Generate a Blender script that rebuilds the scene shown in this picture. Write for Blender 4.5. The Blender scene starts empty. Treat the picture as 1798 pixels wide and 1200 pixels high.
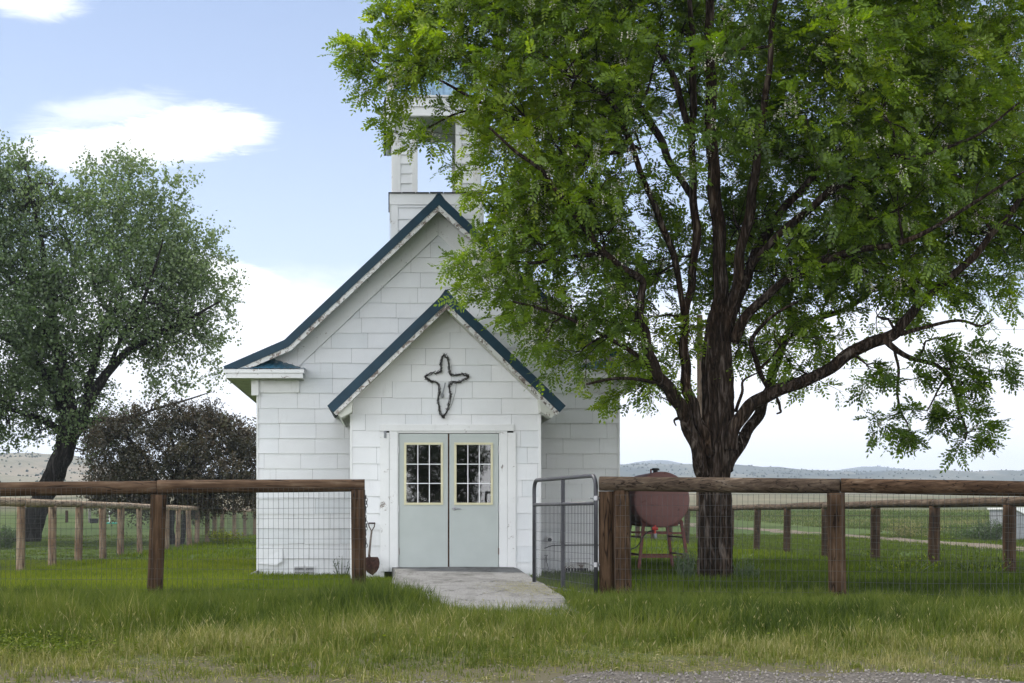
import bpy, math, random
import numpy as np
from mathutils import Vector, Matrix
from mathutils.geometry import intersect_point_line

scene = bpy.context.scene
COL = scene.collection
F = 2570.0; CX = 685.0; HZ = 905.0
def P(px, py, Y):
    return Vector(((px-CX)*Y/F, Y, 1.0+(HZ-py)*Y/F))
rnd = random.Random(7)
NP = np.random.default_rng(11)
rad = math.radians

# ------------------------------------------------------------------ terrain
_TY = [-400,-60,16,24,40,70,100,130,200,300,600,1000,2000,4000,7000]
_TZ = [0.1,0.1,.125,-.01,0,0,.15,.7,2.4,4.6,10.5,20,44,60,60]
def gz(x, y):
    z = np.interp(y, _TY, _TZ)
    b = .018*np.sin(x*1.7+1.3*np.sin(y*.9))*np.sin(y*1.3+.7)+.012*np.sin(x*3.9+y*2.7)
    far = np.clip((np.asarray(y)-60)/400,0,1)
    return z+b+far*1.2*np.sin(np.asarray(x)*.013+np.asarray(y)*.004)
def gz1(x, y): return float(gz(x, y))
def nz(x, y, s=1.0, seed=0.0):          # cheap smooth noise, about -1..1
    x = x*s+seed*13.1; y = y*s+seed*7.7
    return (np.sin(x*1.1+2.3*np.sin(y*.7+seed))+np.sin(y*1.3+1.9*np.sin(x*.9-seed))+.6*np.sin(x*2.9+y*2.1+1.4*np.sin(y*3.1))+.5*np.sin(x*5.3-y*4.7))/3.1

# ------------------------------------------------------------------ material helpers
def srgb(r, g, b):
    f = lambda c: ((c/255)/12.92 if c/255 <= .04045 else (((c/255)+.055)/1.055)**2.4)
    return (f(r), f(g), f(b), 1)
class NT:
    def __init__(s, name):
        s.m = bpy.data.materials.new(name); s.m.use_nodes = True
        s.t = s.m.node_tree; s.t.nodes.clear()
        s.out = s.t.nodes.new('ShaderNodeOutputMaterial')
    def n(s, typ, **kw):
        nd = s.t.nodes.new('ShaderNode'+typ)
        for k, v in kw.items():
            if k in nd.inputs.keys() if isinstance(k, str) else False: pass
            setattr(nd, k, v)
        return nd
    def l(s, a, b): s.t.links.new(a, b)
    def coord(s, scale=(1,1,1), kind='Object', rot=(0,0,0)):
        tc = s.n('TexCoord'); mp = s.n('Mapping')
        mp.inputs['Scale'].default_value = scale; mp.inputs['Rotation'].default_value = rot
        s.l(tc.outputs[kind], mp.inputs['Vector']); return mp.outputs[0]
    def noise(s, vec, scale=5, detail=4, rough=.55, dist=0):
        n = s.n('TexNoise'); n.inputs['Scale'].default_value = scale; n.inputs['Detail'].default_value = detail
        n.inputs['Roughness'].default_value = rough; n.inputs['Distortion'].default_value = dist
        if vec is not None: s.l(vec, n.inputs['Vector'])
        return n.outputs['Fac']
    def ramp(s, fac, stops, interp='LINEAR'):
        r = s.n('ValToRGB'); cr = r.color_ramp; cr.interpolation = interp
        while len(cr.elements) < len(stops): cr.elements.new(.5)
        for e, (p, c) in zip(cr.elements, stops):
            e.position = p; e.color = c if len(c) == 4 else (*c, 1)
        s.l(fac, r.inputs[0]); return r.outputs[0]
    def math(s, op, a, b=None, c=None):
        m = s.n('Math'); m.operation = op
        for i, v in enumerate((a, b, c)):
            if v is None: continue
            if isinstance(v, (int, float)): m.inputs[i].default_value = v
            else: s.l(v, m.inputs[i])
        return m.outputs[0]
    def mix(s, fac, a, b, blend='MIX'):
        m = s.n('Mix'); m.data_type = 'RGBA'; m.blend_type = blend
        for i, v in ((0, fac), (6, a), (7, b)):
            if isinstance(v, (int, float)): m.inputs[i].default_value = v
            elif isinstance(v, tuple): m.inputs[i].default_value = v if len(v) == 4 else (*v, 1)
            else: s.l(v, m.inputs[i])
        return m.outputs[2]
    def attr(s, name='tint'):
        a = s.n('Attribute'); a.attribute_name = name; return a.outputs['Fac']
    def bsdf(s, color, rough=.7, bump=None, bstr=.3, bdist=.01, metal=0, spec=.4):
        b = s.n('BsdfPrincipled')
        if isinstance(color, tuple): b.inputs['Base Color'].default_value = color if len(color) == 4 else (*color, 1)
        else: s.l(color, b.inputs['Base Color'])
        if isinstance(rough, (int, float)): b.inputs['Roughness'].default_value = rough
        else: s.l(rough, b.inputs['Roughness'])
        b.inputs['Metallic'].default_value = metal
        b.inputs['Specular IOR Level'].default_value = spec
        if bump is not None:
            bp = s.n('Bump'); bp.inputs['Strength'].default_value = bstr; bp.inputs['Distance'].default_value = bdist
            s.l(bump, bp.inputs['Height']); s.l(bp.outputs[0], b.inputs['Normal'])
        s.l(b.outputs[0], s.out.inputs[0]); return b
M = {}
def lin(*c): return (*c, 1)

def mat_wood(name, cols, scale, bump=.5, crack=True):
    t = NT(name); v = t.coord(scale)
    n1 = t.noise(v, 1.0, 6, .65, .6); n2 = t.noise(t.coord(), 3.0, 3, .5)
    n3 = t.noise(t.coord(tuple(q*2.3 for q in scale)), 2.0, 4, .7)
    f = t.math('ADD', t.math('MULTIPLY', n1, .65), t.math('MULTIPLY', n2, .35))
    c = t.ramp(f, [(.30, cols[0]), (.45, cols[1]), (.58, cols[2]), (.72, cols[3])])
    w = t.n('TexNoise'); w.inputs['Scale'].default_value = .9; w.inputs['Detail'].default_value = 2; w.inputs['Distortion'].default_value = .3
    t.l(t.coord(tuple(q*.6 for q in scale)), w.inputs['Vector'])
    cr = t.ramp(t.math('ABSOLUTE', t.math('SUBTRACT', w.outputs['Fac'], .5)), [(0.004, lin(0,0,0)), (.02, lin(1,1,1))])
    c = t.mix(t.math('MULTIPLY', t.math('SUBTRACT', 1.0, cr), .8), c, tuple(q*.25 for q in cols[0][:3]))
    sp = t.ramp(n3, [(.66, lin(0,0,0)), (.74, lin(1,1,1))])
    c = t.mix(t.math('MULTIPLY', sp, .35), c, cols[3])
    h = t.math('ADD', t.math('MULTIPLY', n1, .6), t.math('MULTIPLY', cr, .5))
    t.bsdf(c, .9, h, bump, .02, spec=.12); M[name] = t.m
brown = [lin(.022,.012,.007), lin(.055,.032,.018), lin(.10,.062,.037), lin(.22,.17,.12)]
rusty = [lin(.018,.010,.006), lin(.048,.028,.015), lin(.088,.053,.030), lin(.18,.13,.09)]
tan = [lin(.12,.085,.06), lin(.30,.22,.15), lin(.44,.35,.26), lin(.55,.47,.38)]
grey = [lin(.035,.024,.015), lin(.078,.056,.038), lin(.135,.10,.073), lin(.25,.21,.17)]
mat_wood('rail_front_grey', [lin(.022,.015,.01), lin(.055,.038,.026), lin(.098,.072,.05), lin(.23,.19,.15)], (2.2, 30, 30))
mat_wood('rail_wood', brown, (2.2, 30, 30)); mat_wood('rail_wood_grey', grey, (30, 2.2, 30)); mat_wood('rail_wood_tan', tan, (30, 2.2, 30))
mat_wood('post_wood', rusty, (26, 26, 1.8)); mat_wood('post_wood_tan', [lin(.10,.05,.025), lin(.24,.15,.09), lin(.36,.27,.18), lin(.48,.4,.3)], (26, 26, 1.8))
mat_wood('pole_wood', grey, (26, 26, 1.0))

def mat_white(name, base=(.80,.805,.81), dirt=.25, peel=0.0, peelcol=(.16,.13,.11)):
    t = NT(name); v = t.coord()
    n = t.noise(v, 1.3, 5, .6); n2 = t.noise(t.coord((14,14,2.2)), 1.0, 5, .65); n3 = t.noise(v, 38, 3, .6)
    c = t.ramp(n, [(.3, lin(*[q*.90 for q in base])), (.65, lin(*base))])
    tt = t.attr('tint')
    c = t.mix(1.0, c, t.ramp(tt, [(0, lin(.91,.925,.93)), (.5, lin(.985,.98,.97)), (1, lin(1,1,1))]), 'MULTIPLY')
    st = t.ramp(n2, [(.60, lin(0,0,0)), (.78, lin(1,1,1))])
    c = t.mix(t.math('MULTIPLY', st, dirt), c, lin(.42,.40,.36))
    sp = t.ramp(n3, [(.70, lin(0,0,0)), (.76, lin(1,1,1))])
    c = t.mix(t.math('MULTIPLY', sp, dirt*1.4), c, lin(.28,.25,.22))
    h = t.math('ADD', n2, t.math('MULTIPLY', n3, .3))
    if peel > 0:
        a = t.noise(v, 7, 6, .75, .5); b = t.noise(v, 60, 4, .7)
        pf = t.ramp(t.math('ADD', t.math('MULTIPLY', a, .75), t.math('MULTIPLY', b, .25)), [(.62-peel*.2, lin(0,0,0)), (.655-peel*.2, lin(1,1,1))])
        pc = t.ramp(t.noise(v, 30, 4, .6), [(.35, lin(*[q*.4 for q in peelcol])), (.65, lin(*[q*2.0 for q in peelcol]))])
        c = t.mix(pf, c, pc); h = t.math('SUBTRACT', h, pf)
    t.bsdf(c, .62, h, .25, .006); M[name] = t.m
mat_white('siding'); mat_white('siding_warm_lit', (.72,.72,.69), .3)  # second one is the same paint with warm bounce light in its colour
mat_white('trim', (.80,.805,.80), .35, .10); mat_white('trim_peeling', (.70,.70,.68), .5, .62); mat_white('soffit', (.62,.63,.57), .4, .3)
mat_white('trim_clean', (.80,.805,.80), .25)
def simple(name, col, rough=.6, metal=0, var=.25, scale=20, bstr=.15, spec=.4, rust=0, rustcol=(.12,.045,.02)):
    t = NT(name); v = t.coord(); n = t.noise(v, scale, 5, .6)
    c = t.ramp(n, [(.3, lin(*[q*(1-var) for q in col])), (.7, lin(*[min(1,q*(1+var)) for q in col]))])
    if rust:
        r = t.ramp(t.noise(v, 5, 6, .7, .4), [(.62-rust*.2, lin(0,0,0)), (.70-rust*.2, lin(1,1,1))])
        c = t.mix(r, c, lin(*rustcol))
    t.bsdf(c, rough, n, bstr, .004, metal, spec); M[name] = t.m
simple('blue_metal', (.007,.036,.060), .5, 0, .2, 6, .1, .3)
simple('pale_tin', (.22,.34,.44), .38, .5, .25, 5, .3, .5)
simple('old_blue_tin', (.04,.13,.20), .45, 0, .5, 14, .6, .5, rust=.25, rustcol=(.3,.32,.33))
simple('shingle_black', (.03,.03,.032), .9, 0, .5, 40, .6)
simple('door_paint', (.43,.465,.44), .45, 0, .05, 2.5, .05)
simple('door_rust', (.10,.05,.025), .9, 0, .5, 30)
simple('cream_frame', (.62,.58,.38), .45, 0, .08, 8, .05)
simple('white_plastic', (.8,.8,.8), .4, 0, .04, 8, .05)
simple('steel', (.33,.33,.34), .38, .9, .1, 30, .1)
simple('gate_paint', (.055,.055,.062), .45, .2, .25, 12, .1)
simple('wire', (.055,.055,.055), .6, .0, .2, 30, .1)
simple('wire_dark', (.05,.05,.05), .6, .3, .3, 30, .1)
simple('barbed', (.03,.026,.024), .7, .4, .5, 80, .3)
simple('dark', (.012,.012,.014), .8, 0, .3, 8, .1)
simple('interior', (.02,.018,.016), .9)
simple('backing', (.11,.11,.105), .9)
simple('tank_paint', (.165,.078,.070), .6, 0, .12, 3, .15, .35, rust=.12, rustcol=(.09,.035,.025))
simple('tank_frame', (.13,.045,.038), .7, 0, .3, 20, .2, rust=.2)
simple('red_valve', (.45,.04,.03), .5); simple('rubber', (.015,.015,.016), .6)
simple('shovel_wood', (.16,.13,.11), .8, 0, .3, 40); simple('shovel_rust', (.06,.03,.022), .8, .3, .5, 25, .4)
simple('grey_box', (.25,.26,.27), .5, 0, .2, 6); simple('turquoise', (.03,.45,.35), .5)
simple('brick_wall', (.22,.15,.11), .85, 0, .3, 12); simple('roof_dark', (.05,.05,.055), .8, 0, .3, 12)
simple('stone', (.22,.20,.18), .9, 0, .3, 30, .6)

# glass: dark, glossy, with a little transparency onto the dark room
t = NT('glass'); g = t.n('BsdfGlossy'); g.inputs['Roughness'].default_value = .02; g.inputs['Color'].default_value = lin(.9,.9,.9)
tr = t.n('BsdfTransparent'); tr.inputs[0].default_value = lin(.75,.75,.72)
mx = t.n('MixShader'); mx.inputs[0].default_value = .085; t.l(tr.outputs[0], mx.inputs[1]); t.l(g.outputs[0], mx.inputs[2]); t.l(mx.outputs[0], t.out.inputs[0]); M['glass'] = t.m

def mat_bark(name, cols, sc=1.0):
    t = NT(name); v = t.coord((7*sc,7*sc,1.1*sc)); v2 = t.coord((20*sc,20*sc,4*sc))
    def ridged(vec, sca, dist):
        n_ = t.noise(vec, sca, 3, .5, dist); return t.math('MULTIPLY', t.math('ABSOLUTE', t.math('SUBTRACT', n_, .5)), 5.0)
    a1 = ridged(v, 1.6, .9); a2 = ridged(v, 3.7, .7); n = t.noise(v2, 1.5, 6, .7); big = t.noise(t.coord((3,3,.8)), 1.2, 3, .5)
    f = t.math('ADD', t.math('MULTIPLY', t.math('MINIMUM', a1, 1.0), .55), t.math('ADD', t.math('MULTIPLY', t.math('MINIMUM', a2, 1.0), .25), t.math('MULTIPLY', n, .3)))
    c = t.ramp(f, [(.16, cols[0]), (.48, cols[1]), (.85, cols[2])])
    c = t.mix(t.ramp(big, [(.5, lin(0,0,0)), (.68, lin(.7,.7,.7))]), c, t.mix(1.0, c, tuple(q*12 for q in cols[3][:3]), 'MULTIPLY'))
    t.bsdf(c, .95, f, 1.0, .06, spec=.08); M[name] = t.m
mat_bark('bark', [lin(.008,.006,.004), lin(.036,.025,.018), lin(.12,.098,.082), lin(.092,.075,.055)])
mat_bark('bark_grey', [lin(.008,.007,.006), lin(.03,.027,.024), lin(.08,.075,.07), lin(.03,.026,.02)], .6)

def mat_leaf(name, stops, trans=.45, tcol=(1.25,1.3,.5), rough=.5, gloss=.06):
    t = NT(name); a = t.attr('tint'); c = t.ramp(a, stops)
    d = t.n('BsdfDiffuse'); t.l(c, d.inputs[0])
    tl = t.n('BsdfTranslucent'); t.l(t.mix(1.0, c, lin(*tcol), 'MULTIPLY'), tl.inputs[0])
    mx = t.n('MixShader'); mx.inputs[0].default_value = trans; t.l(d.outputs[0], mx.inputs[1]); t.l(tl.outputs[0], mx.inputs[2])
    if gloss > 0:
        gl = t.n('BsdfGlossy'); gl.inputs['Roughness'].default_value = rough; gl.inputs['Color'].default_value = lin(.9,.9,.9)
        m2 = t.n('MixShader'); m2.inputs[0].default_value = gloss; t.l(mx.outputs[0], m2.inputs[1]); t.l(gl.outputs[0], m2.inputs[2]); mx = m2
    t.l(mx.outputs[0], t.out.inputs[0]); M[name] = t.m
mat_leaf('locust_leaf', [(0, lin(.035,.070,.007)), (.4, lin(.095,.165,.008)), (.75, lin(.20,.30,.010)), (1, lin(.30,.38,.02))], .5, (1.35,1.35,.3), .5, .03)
mat_leaf('cotton_leaf', [(0, lin(.045,.08,.022)), (.5, lin(.10,.155,.045)), (1, lin(.21,.27,.11))], .35, (1.1,1.25,.7), .5, .05)
mat_leaf('plum_leaf', [(0, lin(.022,.026,.009)), (.40, lin(.045,.044,.017)), (.7, lin(.08,.055,.028)), (1, lin(.09,.105,.04))], .3, (1.3,1.0,.8), .45, .05)
mat_leaf('blossom', [(0, lin(.42,.38,.28)), (1, lin(.75,.72,.60))], .3, (1,1,.95), .6, 0)
mat_leaf('shrub_leaf', [(0, lin(.025,.05,.012)), (1, lin(.08,.14,.03))], .35)
mat_leaf('grass_blade', [(0, lin(.032,.054,.006)), (.30, lin(.076,.108,.013)), (.60, lin(.140,.162,.032)), (.82, lin(.21,.20,.08)), (1, lin(.36,.32,.17))], .35, (1.2,1.25,.6), .5, .015)
mat_leaf('lawn_blade', [(0, lin(.030,.049,.007)), (.45, lin(.100,.142,.013)), (1, lin(.23,.255,.035))], .4, (1.2,1.25,.5), .5, .01)
mat_leaf('field_blade', [(0, lin(.04,.075,.015)), (.5, lin(.09,.125,.035)), (1, lin(.32,.29,.15))], .3, (1.1,1.1,.7), .5, 0)
mat_leaf('juniper', [(0, lin(.03,.045,.03)), (1, lin(.07,.085,.05))], .1, (1,1,1), .6, 0)

# ground
t = NT('ground'); tc = t.n('TexCoord'); sp = t.n('SeparateXYZ'); t.l(tc.outputs['Object'], sp.inputs[0]); v = t.coord()
n = t.noise(v, 2.5, 6, .65); n2 = t.noise(v, .35, 5, .6); n3 = t.noise(v, .02, 5, .6); n4 = t.noise(t.coord((1,.25,1)), .06, 5, .65)
green = t.ramp(n, [(.3, lin(.03,.055,.010)), (.5, lin(.055,.09,.016)), (.7, lin(.09,.12,.03))])
soil = t.ramp(n, [(.35, lin(.09,.075,.05)), (.7, lin(.17,.14,.10))])
near = t.mix(t.ramp(n2, [(.55, lin(0,0,0)), (.75, lin(.6,.6,.6))]), green, soil)
sage = t.ramp(n4, [(.32, lin(.075,.088,.048)), (.5, lin(.15,.135,.088)), (.7, lin(.23,.195,.135))])
sage = t.mix(t.ramp(t.noise(v, .22, 4, .7), [(.5, lin(0,0,0)), (.62, lin(.5,.5,.5))]), sage, lin(.10,.11,.075))
fld = t.ramp(n4, [(.35, lin(.05,.085,.018)), (.65, lin(.10,.13,.04))])
ds = t.math('ADD', sp.outputs['Y'], t.math('MULTIPLY', t.math('SUBTRACT', n3, .5), 60))
f1 = t.ramp(t.math('DIVIDE', ds, 400), [(.10, lin(0,0,0)), (.16, lin(1,1,1))])
f2 = t.ramp(t.math('DIVIDE', ds, 400), [(.36, lin(0,0,0)), (.44, lin(1,1,1))])
rd = t.ramp(t.math('ADD', t.math('DIVIDE', sp.outputs['Y'], 20), t.math('MULTIPLY', t.math('SUBTRACT', n, .5), .12)), [(.43, lin(1,1,1)), (.52, lin(0,0,0))])
near = t.mix(rd, near, t.mix(n2, lin(.065,.062,.032), lin(.115,.10,.068)))
c = t.mix(f1, near, fld); c = t.mix(f2, c, sage)
t.bsdf(c, .95, n, .5, .05, spec=.1); M['ground'] = t.m
def mat_gravel(name, a, b, c3):
    t = NT(name); v = t.coord(); vo = t.n('TexVoronoi'); vo.inputs['Scale'].default_value = 55; t.l(v, vo.inputs['Vector'])
    n = t.noise(v, 1.2, 5, .6); n2 = t.noise(v, 90, 3, .6)
    sc = t.n('SeparateColor'); t.l(vo.outputs['Color'], sc.inputs[0])
    c = t.ramp(sc.outputs[0], [(0, a), (.55, b), (1, c3)]); c = t.mix(.5, c, t.ramp(n, [(.3, a), (.7, b)]))
    c = t.mix(.35, c, t.ramp(n2, [(.35, lin(.02,.02,.02)), (.65, c3)]))
    h = t.math('SUBTRACT', 1.0, vo.outputs['Distance'])
    t.bsdf(c, .95, h, .8, .02, spec=.15); M[name] = t.m
mat_gravel('gravel', lin(.055,.047,.04), lin(.105,.092,.08), lin(.24,.22,.20))
mat_gravel('dirt', lin(.14,.115,.08), lin(.23,.19,.14), lin(.32,.27,.21))
t = NT('concrete'); v = t.coord(); n = t.noise(v, 3, 6, .7); n2 = t.noise(v, 60, 4, .7); n3 = t.noise(t.coord((1,.35,1)), 1.6, 6, .75, .5)
c = t.ramp(n, [(.3, lin(.08,.079,.077)), (.7, lin(.135,.133,.13))])
c = t.mix(.35, c, t.ramp(n2, [(.35, lin(.12,.12,.12)), (.6, lin(.5,.49,.47))]))
c = t.mix(t.ramp(n3, [(.48, lin(0,0,0)), (.64, lin(.7,.7,.7))]), c, lin(.055,.052,.045))
cr_n = t.noise(v, .9, 5, .6, .4); crk = t.ramp(t.math('ABSOLUTE', t.math('SUBTRACT', cr_n, .5)), [(.0015, lin(1,1,1)), (.007, lin(0,0,0))])
c = t.mix(t.math('MULTIPLY', crk, .85), c, lin(.02,.019,.015))
spx = t.n('SeparateXYZ'); t.l(t.coord(), spx.inputs[0]); jn = t.ramp(t.math('ABSOLUTE', t.math('SUBTRACT', t.math('FRACT', t.math('DIVIDE', spx.outputs['Y'], 3.1)), .5)), [(.003, lin(1,1,1)), (.006, lin(0,0,0))])
c = t.mix(t.math('MULTIPLY', jn, .8), c, lin(.025,.024,.018))
t.bsdf(c, .9, n2, .5, .006, spec=.2); M['concrete'] = t.m
def mat_hill(name, a, b, c3):
    t = NT(name); v = t.coord((1,.5,1.5)); n = t.noise(v, .006, 6, .6); n2 = t.noise(v, .05, 5, .7)
    c = t.ramp(n, [(.35, a), (.55, b), (.7, c3)]); c = t.mix(t.ramp(n2, [(.5, lin(0,0,0)), (.64, lin(.55,.55,.55))]), c, lin(.09,.10,.07))
    t.bsdf(c, .95, n2, .6, 2.0, spec=.05); M[name] = t.m
mat_hill('hill_near', lin(.13,.135,.09), lin(.20,.185,.135), lin(.28,.22,.165))
mat_hill('hill_far', lin(.045,.06,.06), lin(.10,.11,.095), lin(.21,.20,.165))

# ------------------------------------------------------------------ object helpers
def tag(o, label=None, cat=None, group=None, kind=None):
    if label: o['label'] = label
    if cat: o['category'] = cat
    if group: o['group'] = group
    if kind: o['kind'] = kind
    return o
def empty(name, loc, label, cat, group=None):
    o = bpy.data.objects.new(name, None); COL.objects.link(o); o.location = loc; o.empty_display_size = .2
    return tag(o, label, cat, group)
class MB:
    def __init__(s): s.v = []; s.f = []; s.t = []; s.mi = []
    def add(s, vs, fs, tint=.5, mi=0):
        k = len(s.v); s.v.extend([tuple(q) for q in vs])
        for f in fs: s.f.append(tuple(i+k for i in f)); s.t.append(tint); s.mi.append(mi)
    def box(s, a, b, tint=.5, mi=0):
        x0,y0,z0 = a; x1,y1,z1 = b
        s.add([(x0,y0,z0),(x1,y0,z0),(x1,y1,z0),(x0,y1,z0),(x0,y0,z1),(x1,y0,z1),(x1,y1,z1),(x0,y1,z1)],
              [(0,3,2,1),(4,5,6,7),(0,1,5,4),(1,2,6,5),(2,3,7,6),(3,0,4,7)], tint, mi)
    def beam(s, a, b, w, h, up=(0,0,1), tint=.5, mi=0):
        a = Vector(a); b = Vector(b); d = (b-a).normalized(); up = Vector(up)
        sd = d.cross(up).normalized(); u = sd.cross(d)
        vs = []
        for p in (a, b):
            for i, j in ((-1,-1),(1,-1),(1,1),(-1,1)): vs.append(p+sd*i*w/2+u*j*h/2)
        s.add(vs, [(0,1,2,3),(7,6,5,4),(0,4,5,1),(1,5,6,2),(2,6,7,3),(3,7,4,0)], tint, mi)
    def prism(s, prof, y0, y1, tint=.5, mi=0):   # profile of (x,z) extruded along y
        n = len(prof); vs = [(x,y0,z) for x,z in prof]+[(x,y1,z) for x,z in prof]
        s.add(vs, [tuple(range(n)), tuple(range(2*n-1, n-1, -1))]+[(i, i+n, (i+1)%n+n, (i+1)%n) for i in range(n)], tint, mi)
    def tube(s, pts, rads, sides=6, fn=None, cap=True, tint=.5, mi=0):
        pts = [Vector(p) for p in pts]; n = len(pts)
        if isinstance(rads, (int, float)): rads = [rads]*n
        d0 = (pts[1]-pts[0]).normalized(); u = d0.orthogonal().normalized()
        vs = []
        for i in range(n):
            d = (pts[min(i+1,n-1)]-pts[max(i-1,0)]).normalized()
            u = (u-d*u.dot(d)).normalized(); w = d.cross(u)
            for k in range(sides):
                a = 2*math.pi*k/sides; r = rads[i]
                if fn: r *= fn(i/(n-1), a, pts[i])
                vs.append(pts[i]+(u*math.cos(a)+w*math.sin(a))*r)
        fs = []
        for i in range(n-1):
            for k in range(sides):
                a, b = i*sides+k, i*sides+(k+1)%sides
                fs.append((a, b, b+sides, a+sides))
        if cap: fs += [tuple(range(sides-1,-1,-1)), tuple(range((n-1)*sides, n*sides))]
        s.add(vs, fs, tint, mi)
    def build(s, name, mats, parent=None, smooth=False, bevel=0):
        me = bpy.data.meshes.new(name)
        off = Vector((0,0,0))
        if parent is not None:
            p = parent; off = Vector(p.location)
            while p.parent is not None: p = p.parent; off = off+Vector(p.location)
        me.from_pydata([(x-off.x, y-off.y, z-off.z) for x,y,z in s.v], [], s.f)
        if not isinstance(mats, (list, tuple)): mats = [mats]
        for m in mats: me.materials.append(M[m])
        a = me.attributes.new('tint', 'FLOAT', 'FACE'); a.data.foreach_set('value', s.t)
        me.polygons.foreach_set('material_index', s.mi)
        if smooth: me.polygons.foreach_set('use_smooth', [True]*len(s.f))
        me.update()
        o = bpy.data.objects.new(name, me); COL.objects.link(o)
        if parent is not None: o.parent = parent
        if bevel:
            b = o.modifiers.new('bevel', 'BEVEL'); b.width = bevel; b.segments = 2; b.limit_method = 'ANGLE'
        return o
def np_mesh(name, V, faces, tint, mat, parent=None, smooth=False):
    """V (n,3); faces: list of (m,k) int arrays; tint one per face"""
    me = bpy.data.meshes.new(name)
    if parent is not None:
        off = Vector(parent.location); p = parent
        while p.parent is not None: p = p.parent; off = off+Vector(p.location)
        V = V-np.array(off)
    me.vertices.add(len(V)); me.vertices.foreach_set('co', V.astype(np.float32).ravel())
    nl = sum(f.size for f in faces); npoly = sum(len(f) for f in faces)
    me.loops.add(nl); me.loops.foreach_set('vertex_index', np.concatenate([f.ravel() for f in faces]).astype(np.int32))
    tot = np.concatenate([np.full(len(f), f.shape[1]) for f in faces]); st = np.concatenate([[0], np.cumsum(tot)[:-1]])
    me.polygons.add(npoly); me.polygons.foreach_set('loop_start', st.astype(np.int32))
    try: me.polygons.foreach_set('loop_total', tot.astype(np.int32))
    except Exception: pass
    me.materials.append(M[mat]); me.update(calc_edges=True)
    a = me.attributes.new('tint', 'FLOAT', 'FACE'); a.data.foreach_set('value', tint.astype(np.float32))
    if smooth: me.polygons.foreach_set('use_smooth', [True]*npoly)
    o = bpy.data.objects.new(name, me); COL.objects.link(o)
    if parent is not None: o.parent = parent
    return o

def clip(poly, a, b, c):     # keep a*x+b*y<=c
    out = []
    for i in range(len(poly)):
        p, q = poly[i], poly[(i+1)%len(poly)]
        dp = a*p[0]+b*p[1]-c; dq = a*q[0]+b*q[1]-c
        if dp <= 0: out.append(p)
        if (dp < 0 < dq) or (dq < 0 < dp):
            t_ = dp/(dp-dq); out.append((p[0]+t_*(q[0]-p[0]), p[1]+t_*(q[1]-p[1])))
    return out
def siding(mb, O, U, N, polys, course, wid, z0, seed=1, lip=.017, gap=.0036, seams=True):
    """overlapping rectangular shingles laid in courses; poly in (u,z); O origin, U along the wall, N outwards"""
    O = Vector(O); U = Vector(U); N = Vector(N); Z = Vector((0,0,1)); r = random.Random(seed)
    cache = {}
    for poly in polys:
        us = [p[0] for p in poly]; zs = [p[1] for p in poly]
        ar = sum(poly[i][0]*poly[(i+1)%len(poly)][1]-poly[(i+1)%len(poly)][0]*poly[i][1] for i in range(len(poly)))
        pc = poly if ar > 0 else poly[::-1]
        for k in range(int((min(zs)-z0)//course)-1, int((max(zs)-z0)//course)+2):
            if k not in cache:
                row = []; u = -12+(k%2)*wid*.5+r.uniform(-.12,.12)
                while u < 12:
                    w = wid if r.random() < .86 else wid*r.uniform(.4,.8)
                    if not seams: w = 30
                    row.append((u, w, r.random(), r.uniform(-.0025,.0025), r.uniform(-.004,.004), r.uniform(-.0018,.0018))); u += w
                cache[k] = row
            za = z0+k*course
            for (u, w, tn, dn, dz, sk) in cache[k]:
                if u > max(us) or u+w < min(us): continue
                a = [(u+gap/2, za+dz), (u+w-gap/2, za+dz+sk*2), (u+w-gap/2, za+course+.002), (u+gap/2, za+course+.002)]
                for i in range(len(pc)):
                    p, q = pc[i], pc[(i+1)%len(pc)]
                    ex, ey = q[0]-p[0], q[1]-p[1]
                    a = clip(a, ey, -ex, ey*p[0]-ex*p[1])
                    if len(a) < 3: break
                if len(a) < 3: continue
                def pt(p, f=1): 
                    h = .004+(lip+dn)*(1-(p[1]-za)/course)
                    return O+U*p[0]+Z*p[1]+N*(h*f)
                flip = U.cross(Z).dot(N) < 0
                idx = list(range(len(a)))
                mb.add([pt(p) for p in a], [tuple(idx[::-1] if flip else idx)], tn)
                for i in range(len(a)):
                    p, q = a[i], a[(i+1)%len(a)]
                    if abs(p[1]-q[1]) < .01 and p[1] < za+.02 or abs(p[0]-q[0]) < 1e-6:
                        mb.add([pt(p), pt(q), pt(q,0), pt(p,0)], [(0,1,2,3)], tn)

# ------------------------------------------------------------------ ground sheet and hills
def grid_axis(pts):
    out = []
    for (a, b, st) in pts: out += list(np.arange(a, b, st))
    return np.array(out+[pts[-1][1]])
gx = grid_axis([(-5000,-1000,250),(-1000,-200,50),(-200,-40,8),(-40,-14,1.5),(-14,22,.5),(22,50,1.5),(50,200,8),(200,1000,50),(1000,5000,250)])
gy = grid_axis([(-400,-60,20),(-60,-6,3),(-6,30,.5),(30,70,1.5),(70,200,6),(200,1000,40),(1000,4600,200)])
XX, YY = np.meshgrid(gx, gy); ZZ = gz(XX, YY)
V = np.stack([XX, YY, ZZ], -1).reshape(-1, 3); nx = len(gx); ny = len(gy)
i, j = np.meshgrid(np.arange(nx-1), np.arange(ny-1)); a = (j*nx+i).ravel()
Q = np.stack([a, a+1, a+1+nx, a+nx], -1)
tag(np_mesh('ground', V, [Q], np.full(len(Q), .5), 'ground', smooth=True), kind='structure')

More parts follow.
